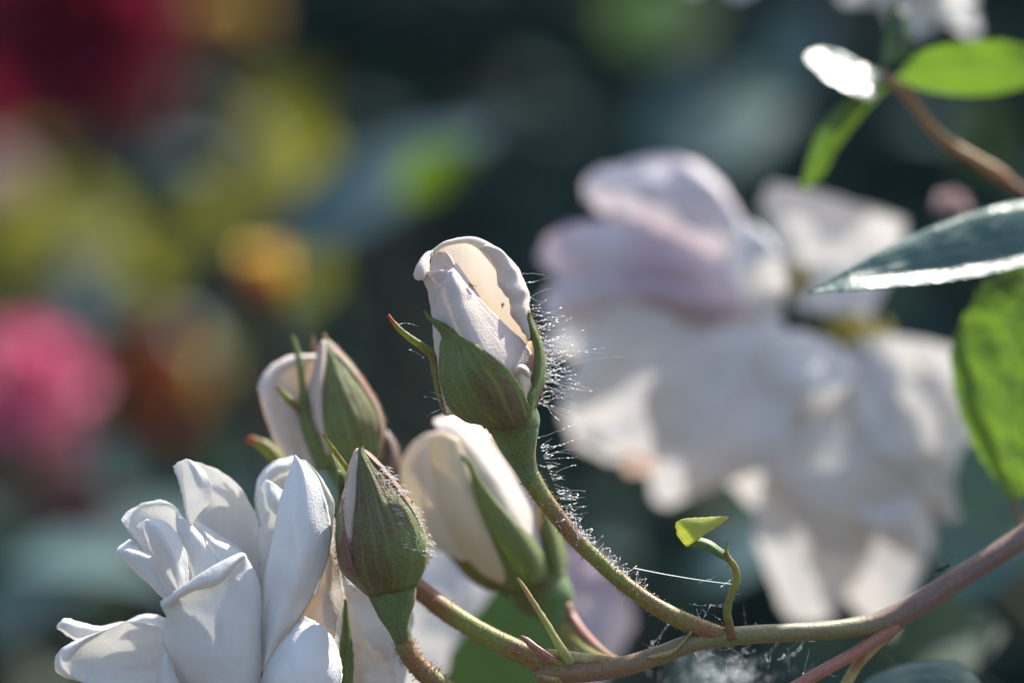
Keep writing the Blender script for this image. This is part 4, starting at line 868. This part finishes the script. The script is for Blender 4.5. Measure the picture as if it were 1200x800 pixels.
for cx, cy, n, sx, sy in ((935, 325, 40, 20, 22), (992, 385, 60, 34, 14)):
    for _ in range(n):
        x, y = rnd.gauss(cx, sx * .6), rnd.gauss(cy, sy * .6); d0 = big + 10 + rnd.uniform(-50, 0)
        p0, p1 = P(cx + 8, cy + 22, big + 50), P(x, y, d0)
        b.line([p0, (p0 + p1) / 2 + Vector((0, -.002, 0)), p1], .8 * K, .6 * K, 4); b.ball(p1, 4.2 * K)
o = b.build("stamens", M['stamen'], r2); o['kind'] = 'stuff'

# ------------------------------------------------------------------ leaves and shoots on the right
def right_leaf():
    R_ = thing("rose_leaf", P(1330, 275, 320), "big glossy blue green leaf with a shining lower edge reaching in from the right", "leaf")
    dd = 120
    xs = [(948, 342, 342.5, 343), (975, 326, 335.5, 341.5), (1005, 309, 326, 339.5), (1050, 285, 320.5, 336), (1100, 263, 314, 331), (1150, 246.5, 305.5, 323), (1200, 236.5, 296, 312), (1260, 236, 287, 300), (1330, 262, 278, 284)]
    rows = []
    for x, top, band, bot in xs:
        h = band - top; bh = bot - band
        z = .58 * (x - 948)
        rows.append([(x + 2, top + .6, z + 24 + h * .35), (x, top, z + 16 + h * .35), (x, top + h * .12, z + 10 + h * .25), (x, top + h * .5, z + 10), (x, top + h * .85, z + 4), (x, band + bh * .1, z), (x, band + bh * .55, z - bh * .72), (x, bot, z - bh * 1.5)])
    loft("blade", rows, M['leaf_blue'], R_, nu=40, nv=80, wob=.5, edge=1.3, dd=dd, thick=1.6)
    tube("leaf_stalk", [(1325, 276, dd + 190, 3.5), (1380, 290, dd + 215, 4), (1470, 330, dd + 260, 4.5)], M['stalk'], R_, n=8)
right_leaf()
def bright_leaf():
    R_ = thing("rose_leaf", P(1240, 560, 340), "bright yellow green sunlit leaf with toothed edge at the right border", "leaf")
    dd = 330
    rows = [[(1172, 318, 20), (1190, 312, 10), (1220, 312, 0), (1260, 322, 10)], [(1145, 342, 16), (1180, 336, 4), (1220, 334, -6), (1290, 345, 6)], [(1122, 385, 14), (1165, 382, -2), (1215, 380, -12), (1300, 385, 4)], [(1114, 425, 14), (1160, 425, -2), (1210, 425, -14), (1300, 425, 4)],
            [(1122, 470, 14), (1160, 474, -2), (1205, 476, -12), (1290, 470, 4)], [(1138, 515, 14), (1168, 522, 0), (1200, 526, -8), (1262, 520, 4)], [(1160, 552, 12), (1178, 560, 4), (1198, 562, 0), (1230, 558, 4)], [(1180, 580, 10), (1186, 584, 8), (1192, 585, 8), (1200, 582, 8)]]
    loft("blade", rows, M['leaf_bright'], R_, nu=34, nv=60, wob=1.8, edge=4, dd=dd, thick=0, ridge=3)
    tube("leaf_stalk", [(1186, 582, dd + 8, 3), (1200, 620, dd + 20, 3.5), (1240, 700, dd + 60, 4)], M['stalk'], R_, n=8)
bright_leaf()
def shoot():
    R_ = thing("leafy_shoot", P(1180, 215, 480), "blurred brown twig with a glaring white lit leaf and green leaves at the upper right", "shoot")
    dd = 420
    L = lambda rows, m, n="leaf", **k: loft(n, rows, M[m], R_, nu=16, nv=24, wob=1.5, edge=1.5, dd=dd, **k)
    tube("twig", [(1035, 88, dd, 5), (1060, 108, dd, 6), (1090, 147, dd, 5.5), (1118, 172, dd, 7), (1148, 190, dd, 7.5), (1172, 206, dd + 10, 9), (1200, 226, dd + 40, 6), (1320, 300, dd + 120, 8)], M['twig'], R_, n=12)
    # flat leaf catching the sun
    L([[(1036, 96, 10), (1037, 92, 18), (1038, 86, 30)], [(1018, 118, -26), (1018, 96, 10), (1014, 78, 40)], [(990, 104, -30), (985, 80, 8), (985, 62, 38)], [(965, 90, -24), (962, 72, 6), (962, 58, 28)], [(945, 70, 0), (944, 67, 4), (944, 64, 10)]], 'leaf_blue')
    L([[(1045, 100, 10), (1043, 96, 0), (1040, 92, 10)], [(1020, 125, 6), (1008, 118, -8), (1000, 108, 6)], [(985, 170, 0), (972, 160, -14), (962, 148, 0)], [(965, 205, 0), (955, 200, -8), (944, 195, 0)], [(938, 226, 0), (937, 225, 0), (936, 224, 0)]], 'leaf_bright')
    L([[(1050, 92, 20), (1052, 88, 10), (1052, 84, 20)], [(1080, 105, 30), (1080, 82, 0), (1085, 58, -16)], [(1130, 112, 34), (1135, 82, 0), (1135, 48, -20)], [(1180, 108, 34), (1185, 80, 0), (1185, 48, -16)], [(1240, 90, 30), (1240, 80, 20), (1240, 66, 30)]], 'leaf_bright')
    L([[(1030, 92, 10), (1034, 80, 6), (1044, 74, 10)], [(1036, 60, 20), (1052, 58, 6), (1066, 62, 20)], [(1040, 25, 30), (1056, 24, 16), (1070, 30, 30)], [(1048, 0, 40), (1050, 0, 38), (1053, 0, 40)]], 'leaf')
shoot()
def low_leaf():
    R_ = thing("rose_leaf", P(1150, 840, 120), "pale blue green leaf rising over the bottom edge under the cane", "leaf")
    loft("blade", [[(985, 830, 10), (1000, 845, 0), (1020, 870, 0)], [(1015, 796, 34), (1020, 812, 14), (1030, 850, -20)], [(1050, 781, 44), (1052, 796, 23), (1055, 840, -20)], [(1090, 773, 50), (1092, 790, 26), (1092, 840, -20)], [(1125, 776, 46), (1128, 795, 20), (1128, 840, -20)], [(1150, 800, 20), (1150, 815, 10), (1150, 850, 0)], [(1160, 840, 0), (1160, 850, 0), (1158, 860, 0)]], M['leaf_blue'], R_, nu=20, nv=34, wob=1, dd=110, edge=1)
    tube("leaf_stalk", [(1158, 850, 110, 3), (1190, 890, 120, 3.5), (1260, 960, 150, 4)], M['stalk'], R_, n=8)
low_leaf()

# ------------------------------------------------------------------ garden behind: bushes with leaves, blooms
LM = {}
LM.update({k: leaf_mesh("leaf", M[k], L=.055, W=.036, seed=i) for i, k in enumerate(('leaf', 'leaf_blue', 'leaf_bright', 'leaf_olive', 'leaf_dark', 'leaf_glauc', 'leaf_mid'))})
LM['leaf_long'] = leaf_mesh('leaf', M['leaf_blue_far'], L=.055, W=.019, seed=9)
LM['leaf_lime'] = leaf_mesh('leaf', M['leaf_lime'], L=.055, W=.026, seed=10)
def far_leaf_set(root, items):
    """items: px, py, depth_m, length_px, angle_deg in picture, face (0 = towards lens .. 1 = up), material"""
    for px, py, dm, Lp, ang, up, mk in items:
        d = dm / K; c = P(px, py, d); s = 1 + dm / D; L = Lp * K * s
        a = math.radians(ang); yd = Vector((math.cos(a), .25 * math.sin(px), math.sin(a)))
        zd = Vector((.15 * math.sin(py), -1 + up, up + .15))
        o = place_leaf(LM[mk], root, c - yd * L / 2, yd, zd, L / .055)

def bush(name, label, base, canes, items, group):
    R_ = thing(name, Vector(base), label, "rose bush", group)
    for pts in canes:
        bg_ = Bag(); ps = [Vector(q) for q in spline(pts, 14)]; bg_.line(ps, .006, .003, 7); bg_.build("cane", M['twig_dark'], R_)
    far_leaf_set(R_, items)
    return R_

def scatter(n, x0, x1, y0, y1, d0, d1, keys, rnd, L0=60, L1=110, skip=None):
    out = []
    while len(out) < n:
        x, y = rnd.uniform(x0, x1), rnd.uniform(y0, y1)
        if skip and skip(x, y): continue
        dm = rnd.uniform(d0, d1); sc = (D + .4) / (D + dm) if dm > .4 else 1
        out.append((x, y, dm, rnd.uniform(L0, L1) * 1.2 * sc, rnd.uniform(0, 360), rnd.uniform(0, .8), rnd.choice(keys)))
    return out

rnd = random.Random(21)
cane_at = lambda px, py, dm: tuple(P(px, py, dm / K))
items = [(150, 195, .9, 110, 20, .75, 'leaf_glauc'), (205, 180, 1.0, 100, 160, .7, 'leaf_glauc'), (90, 345, .75, 110, 60, .75, 'leaf_glauc'), (120, 360, .8, 90, 20, .7, 'leaf_glauc'),
         (330, 130, .9, 130, 60, .3, 'leaf_olive'), (345, 180, .95, 110, 100, .3, 'leaf_olive'), (50, 285, .8, 120, 10, .3, 'leaf_olive'), (25, 300, .85, 110, 40, .3, 'leaf_olive'), (90, 265, .8, 110, 20, .35, 'leaf_olive'), (30, 260, .8, 110, 70, .35, 'leaf_olive'),
         (210, 275, .85, 110, 50, .3, 'leaf_olive'), (110, 250, .85, 110, 120, .3, 'leaf_olive'), (160, 120, 1.0, 120, 30, .2, 'leaf'), (270, 230, .9, 110, 60, .2, 'leaf_olive'),
         (120, 290, .9, 90, 0, .3, 'leaf_olive'), (180, 300, .9, 90, 80, .3, 'leaf_olive'), (355, 300, .9, 90, 90, .3, 'leaf_olive'), (290, 385, .95, 90, 30, .2, 'leaf')]
items += scatter(34, -120, 400, 90, 480, .9, 1.3, ['leaf', 'leaf_dark', 'leaf_olive', 'leaf_dark'], rnd)
bush("rose_bush", "far blurred rose bush of olive leaves with crimson and orange flowers at upper left", (-.45, 1.05, 0),
     [[(-.45, 1.05, 0), (-.42, 1.0, .6), cane_at(150, 300, 1.0), cane_at(180, 60, .95)], [(-.47, 1.05, 0), (-.3, 1.0, .55), cane_at(300, 330, .8), cane_at(235, 110, .9)], [(-.45, 1.1, 0), (-.5, 1.0, .6), cane_at(30, 500, .8), cane_at(60, 250, .9)]], items, "rose bushes behind")
items = [(448, 195, .5, 320, 42, .4, 'leaf_long'), (390, 228, .6, 110, 42, .5, 'leaf_long'), (512, 196, .42, 112, 34, 0, 'leaf_lime'), (540, 150, .6, 90, 35, .4, 'leaf_long')]
items += scatter(26, 380, 760, 60, 560, 1.0, 1.5, ['leaf_dark'], rnd) + [(780, 15, .75, 150, 20, .0, 'leaf_mid')]
bush("rose_bush", "dark rose bush in the middle with one long slanting bluish leaf", (.05, 1.2, 0),
     [[(.05, 1.2, 0), (.03, 1.1, .6), cane_at(500, 350, 1.1), cane_at(560, 100, .8)], [(.08, 1.2, 0), (.1, 1.1, .6), cane_at(700, 650, 1.1), cane_at(740, 480, 1.0)], [(.03, 1.2, 0), (0, 1.1, .6), cane_at(440, 300, .9), cane_at(400, 230, .68)]], items, "rose bushes behind")
items = scatter(40, 700, 1300, 60, 760, .55, 1.1, ['leaf_dark', 'leaf', 'leaf_dark', 'leaf_glauc'], rnd) + [(1180, 540, .1, 190, 75, .55, 'leaf_glauc'), (1165, 620, .14, 200, 60, .5, 'leaf_glauc'), (1120, 740, .12, 160, 10, .1, 'leaf'), (980, 780, .2, 180, 160, .2, 'leaf_dark'), (880, 640, .3, 150, 40, .6, 'leaf_glauc'), (850, 130, .6, 220, 30, .12, 'leaf_glauc'), (930, 60, .6, 140, 60, .12, 'leaf_glauc')]
bush("rose_bush", "shaded rose bush of dark teal leaves filling the right side behind the white roses", (.45, .9, 0),
     [[(.45, .9, 0), (.4, .8, .6), cane_at(1000, 700, .6), cane_at(960, 480, .6)], [(.47, .9, 0), (.45, .7, .6), cane_at(1180, 700, .3), cane_at(1170, 500, .14)]], items, "rose bushes behind")
items = scatter(30, -150, 420, 520, 900, .35, .8, ['leaf', 'leaf_glauc', 'leaf_dark'], rnd) + [(100, 650, .45, 200, 10, .75, 'leaf_glauc'), (180, 610, .5, 170, 170, .7, 'leaf_glauc'), (30, 700, .5, 160, 40, .6, 'leaf_glauc'), (330, 560, .5, 160, 30, .55, 'leaf_glauc')]
items += scatter(22, 420, 900, 560, 900, .35, .8, ['leaf_dark', 'leaf', 'leaf_dark', 'leaf_glauc'], rnd) + [(596, 790, .07, 250, 86, .05, 'leaf_mid')]
bush("rose_bush", "low blurred bush of bluish leaves behind the white rose at lower left", (-.1, .6, 0),
     [[(-.1, .6, 0), (-.12, .55, .5), cane_at(100, 760, .55), cane_at(80, 660, .5)], [(-.08, .6, 0), (0, .5, .5), cane_at(600, 820, .4), cane_at(590, 700, .3)]], items, "rose bushes behind")

def petal_mesh(mat, seed):
    rnd = random.Random(seed); rows = []
    for j in range(9):
        t = j / 8; wd = .62 * math.sin(math.pi * (.12 + .78 * t)) ** .8 * (1 if t < .9 else .8); row = []
        for i in range(9):
            s = i / 4 - 1
            x = s * wd * (1 - .12 * abs(s)); y = t - .08 * s * s * t; z = .25 * s * s * (1 - t * .6) + .25 * (1 - t) ** 2 - .18 * max(0, t - .7) / .3 + .04 * math.sin(s * 5 + seed) * t
            row.append(Vector((x, y, z)))
        rows.append(row)
    v, f, uv = grid(rows); me = bpy.data.meshes.new("petal"); me.from_pydata([tuple(q) for q in v], [], f)
    me.polygons.foreach_set("use_smooth", [True] * len(me.polygons))
    l = me.uv_layers.new(name="UVMap"); fl = []
    for lp in me.loops: fl += uv[lp.vertex_index]
    l.data.foreach_set("uv", fl); me.materials.append(mat); return me

def bloom(label, px, py, dm, rpx, mat, face=(0, -.6, .8), layers=((5, 12), (6, 35), (6, 58), (4, 78)), group=None, cat="rose", stem_to=None):
    c = P(px, py, dm / K); s = 1 + dm / D; r = rpx * K * s
    R_ = thing("rose_bloom", c, label, cat, group); f = Vector(face).normalized(); a = f.orthogonal().normalized(); b2 = f.cross(a)
    me = petal_mesh(M[mat], int(px)); k = 0
    for n, el in layers:
        for i in range(n):
            th = 2 * math.pi * (i + .37 * k) / n; rad = a * math.cos(th) + b2 * math.sin(th); e = math.radians(el)
            yd = rad * math.cos(e) + f * math.sin(e); zd = f * math.cos(e) - rad * math.sin(e)
            o = place_leaf(me, R_, c - f * r * .25 + rad * r * .06, yd, zd, r * (1.02 - .12 * k / 2), name="petal")
        k += 1
    bg_ = Bag(); q = c - f * r * .3
    if dm < .2: bg_.line([q, q - f * r * .4 + Vector((.004, .01, 0)), q - f * r * .5 + Vector((.01, .05, .01)), q + Vector((.02, .10, .03))], .002, .002, 7)
    else: bg_.line([q, q - f * r * .5 + Vector((0, .01, -.01)), q - f * r * .8 + Vector((0, .02, -.12)), q + Vector((0, .05, -.35))], .006, .003, 7); bg_.build("flower_stalk", M['twig_dark'], R_)
    return R_
bloom("dark crimson rose dim in the upper left corner", 85, 30, .95, 150, 'crimson', face=(.2, -.9, .1), group="coloured roses behind")
bloom("small dim yellow rose at the top left edge beside the crimson rose", 265, 12, .95, 48, 'yellow', group="coloured roses behind")
bloom("blurred bright pink rose at the left border", 30, 446, .55, 86, 'pink', face=(.2, -.8, .55), group="coloured roses behind")
bloom("dim russet rose just right of the pink rose", 180, 440, .85, 65, 'brownorange', face=(.2, -.9, .1), group="coloured roses behind")
bloom("blurred yellow and orange rosebud glowing above the green buds at left", 310, 326, .42, 54, 'orange', face=(-.05, -.12, 1), layers=((4, 72), (4, 80), (3, 86)), group="coloured roses behind", cat="rosebud")
bloom("pale pinkish bloom at the left border above the pink rose", -6, 210, .85, 48, 'palepink', face=(.2, -.8, .5), group="coloured roses behind")
bloom("dull faded pink bloom low at left above the white rose", 85, 585, .8, 80, 'dullpink', face=(0, -.9, -.2), group="coloured roses behind")
bloom("white bloom cut by the top right edge of the picture", 1070, -8, .16, 80, 'petal', face=(.2, -.5, .8), group="white roses")
bloom("thin slice of white bloom at the top edge", 870, -30, .16, 62, 'petal', face=(-.1, -.3, .9), group="white roses")
bloom("small pinkish bloom tucked above the big glossy leaf", 1115, 238, .12, 22, 'palepink', face=(0, -.6, .7), group="coloured roses behind")

# ------------------------------------------------------------------ silk, insects
def silk():
    b = Bag(); rnd = random.Random(40)
    def strand(x, y, ang, L, sag, d0):
        sag *= min(1, L / 34)
        a = math.radians(ang); pts = []
        n = 9; zig = rnd.uniform(-1, 1)
        for k in range(n):
            t = k / (n - 1)
            pts.append(Vector((x + math.cos(a) * L * t + rnd.gauss(0, .3), y - math.sin(a) * L * t + sag * 4 * t * (1 - t) + rnd.gauss(0, .35), d0 + 6 * zig * t)))
        w_ = [P(*p) for p in pts]; b.line(w_, .13 * K, .08 * K, 3)
        for k in range(1, n):
            if rnd.random() < .42:
                ax = (w_[k] - w_[k - 1]).normalized(); b.ball((w_[k] + w_[k - 1]) / 2, rnd.uniform(.35, .95) * K, rnd.uniform(1, 3.5), ax)
    edge = [(608, 312), (617, 335), (621, 360), (629, 384), (635, 404), (639, 428), (638, 448), (631, 468), (628, 490), (628, 520), (631, 550)]
    for _ in range(95):
        f = min(len(edge) - 1.01, max(0, rnd.gauss(4.6, 1.9))); k = int(f); u = f - k
        x = edge[k][0] + (edge[k + 1][0] - edge[k][0]) * u; y = edge[k][1] + (edge[k + 1][1] - edge[k][1]) * u
        strand(x, y, rnd.gauss(3, 20), abs(rnd.gauss(0, 26)) + 8, rnd.gauss(1, 3), rnd.uniform(-12, 14))
    for _ in range(44):
        t = rnd.random(); x = 633 + 36 * t ** 1.2; y = 520 + 92 * t
        strand(x, y, rnd.gauss(8, 22), abs(rnd.gauss(12, 16)) + 7, rnd.gauss(0, 2), rnd.uniform(-10, 12))
    for _ in range(60):
        t = rnd.random(); x = 668 + 90 * t; y = 612 + 88 * t
        strand(x, y, rnd.gauss(40, 50), abs(rnd.gauss(8, 6)) + 3, rnd.gauss(1, 2), rnd.uniform(-10, 10))
    for _ in range(60):
        t = rnd.random(); x = 618 + 120 * t ** .9; y = 570 + 116 * t
        strand(x, y, rnd.gauss(-80, 40), abs(rnd.gauss(10, 7)) + 3, rnd.gauss(1, 2), rnd.uniform(-10, 10))
    for x, y, a, L in ((490, 382, 175, 24), (497, 420, 150, 20), (516, 470, 165, 20), (523, 478, 205, 26), (519, 465, 160, 18)): strand(x, y, a, L, -3, -6)
    for _ in range(34): strand(rnd.uniform(745, 960), 752 + rnd.gauss(14, 12), rnd.uniform(0, 360), rnd.uniform(8, 40), rnd.gauss(2, 4), rnd.uniform(0, 120))
    for _ in range(14): strand(rnd.uniform(800, 862), rnd.uniform(680, 740), rnd.uniform(0, 180), rnd.uniform(8, 24), 2, 0)
    o = b.build("spider_silk", M['silk']); tag(o, "glittering torn spider silk clinging to the central bud and its stalk", "spider web", kind='stuff')
    # woolly tuft of web under the cane
    b = Bag()
    for _ in range(150):
        x, y, d = rnd.gauss(845, 36), rnd.gauss(790, 12), 230 + rnd.gauss(0, 40)
        a = rnd.uniform(0, 6.28); L = rnd.uniform(3, 14)
        p = Vector((x, y, d)); q = p + Vector((math.cos(a) * L, math.sin(a) * L, rnd.gauss(0, 4)))
        b.line([P(*p), P(*((p + q) / 2 + Vector((0, 1, 0)))), P(*q)], .3 * K, .2 * K, 3)
        if rnd.random() < .5: b.ball(P(*p), rnd.uniform(.5, 1.5) * K)
    for _ in range(26):
        b.ball(P(rnd.gauss(858, 14), rnd.gauss(792, 5), 230), rnd.uniform(1.5, 3) * K)
    o = b.build("web_tuft", M['silk']); tag(o, "woolly white tuft of cobweb hanging below the cane", "spider web", kind='stuff')
    b = Bag(); p0, p1 = Vector((742, 665, -6)), Vector((858, 684, -8))
    b.line([P(*(p0 + (p1 - p0) * t + Vector((0, 1.5 * 4 * t * (1 - t), 0)))) for t in [k / 10 for k in range(11)]], .65 * K, .45 * K, 5)
    o = b.build("spider_thread", M['silk'], loc=P(742, 665, -6)); tag(o, "single taut silk thread from the hairy stalk to the curled leaf stalk", "spider thread")
silk()

def insects():
    c = P(1105, 663, 72); R_ = thing("gnat", c, "small dark gnat sitting on top of the cane at the right", "insect")
    def ell(name, px, py, d, rx, ry, rd, mat, ang=0):
        vs, fs = [], []; n, m = 10, 7; a = math.radians(ang)
        for j in range(m):
            ph = math.pi * j / (m - 1)
            for i in range(n):
                th = 2 * math.pi * i / n; x = rx * math.cos(ph); y = ry * math.sin(ph) * math.cos(th); z = rd * math.sin(ph) * math.sin(th)
                vs.append(P(px + x * math.cos(a) - y * math.sin(a), py + x * math.sin(a) + y * math.cos(a), d + z))
        for j in range(m - 1):
            for i in range(n): fs.append((j * n + i, j * n + (i + 1) % n, (j + 1) * n + (i + 1) % n, (j + 1) * n + i))
        return mesh_obj(name, vs, fs, M[mat], R_)
    ell("body", 1103, 666, 72, 7.5, 3.2, 3, 'insect', -25); ell("head", 1111, 662, 72, 2.6, 2.4, 2.4, 'insect')
    for x0, pts in ((1108, [(1113, 655, 66), (1119, 648, 64)]), (1105, [(1108, 653, 78), (1113, 646, 80)]), (1100, [(1097, 659, 66), (1092, 672, 66)]), (1099, [(1095, 664, 78), (1094, 677, 76)]), (1106, [(1108, 672, 64), (1110, 678, 64)]), (1103, [(1104, 673, 80), (1105, 680, 80)])):
        b = Bag(); b.line([P(x0, 665, 72)] + [P(*q) for q in pts], .5 * K, .35 * K, 4); b.build("leg", M['insect'], R_)
    c = P(552, 333, -30); R_ = thing("aphid", c, "tiny olive aphid walking along the edge of the front petal", "insect", "tiny aphids")
    ell("body", 552, 334, -31, 4.2, 1.6, 1.6, 'aphid', 55); ell("head", 555, 338.5, -31, 1.3, 1.2, 1.2, 'aphid')
    for sx, ex in ((551, 549), (553, 558), (554, 559)):
        b = Bag(); b.line([P(sx, 334, -31), P((sx + ex) / 2, 334, -33), P(ex, 336.5, -30)], .3 * K, .2 * K, 4); b.build("leg", M['insect'], R_)
    c = P(589, 357, 26); R_ = thing("aphid", c, "tiny brown aphid on the glowing inside of the back petal", "insect", "tiny aphids")
    ell("body", 589, 357, 25, 2.6, 1.4, 1.4, 'aphid', 100); ell("head", 588.6, 360, 25, 1, 1, 1, 'aphid')
    for ex in (586, 592):
        b = Bag(); b.line([P(589, 357, 25), P((589 + ex) / 2, 356, 23), P(ex, 358, 27)], .3 * K, .2 * K, 4); b.build("leg", M['insect'], R_)
insects()
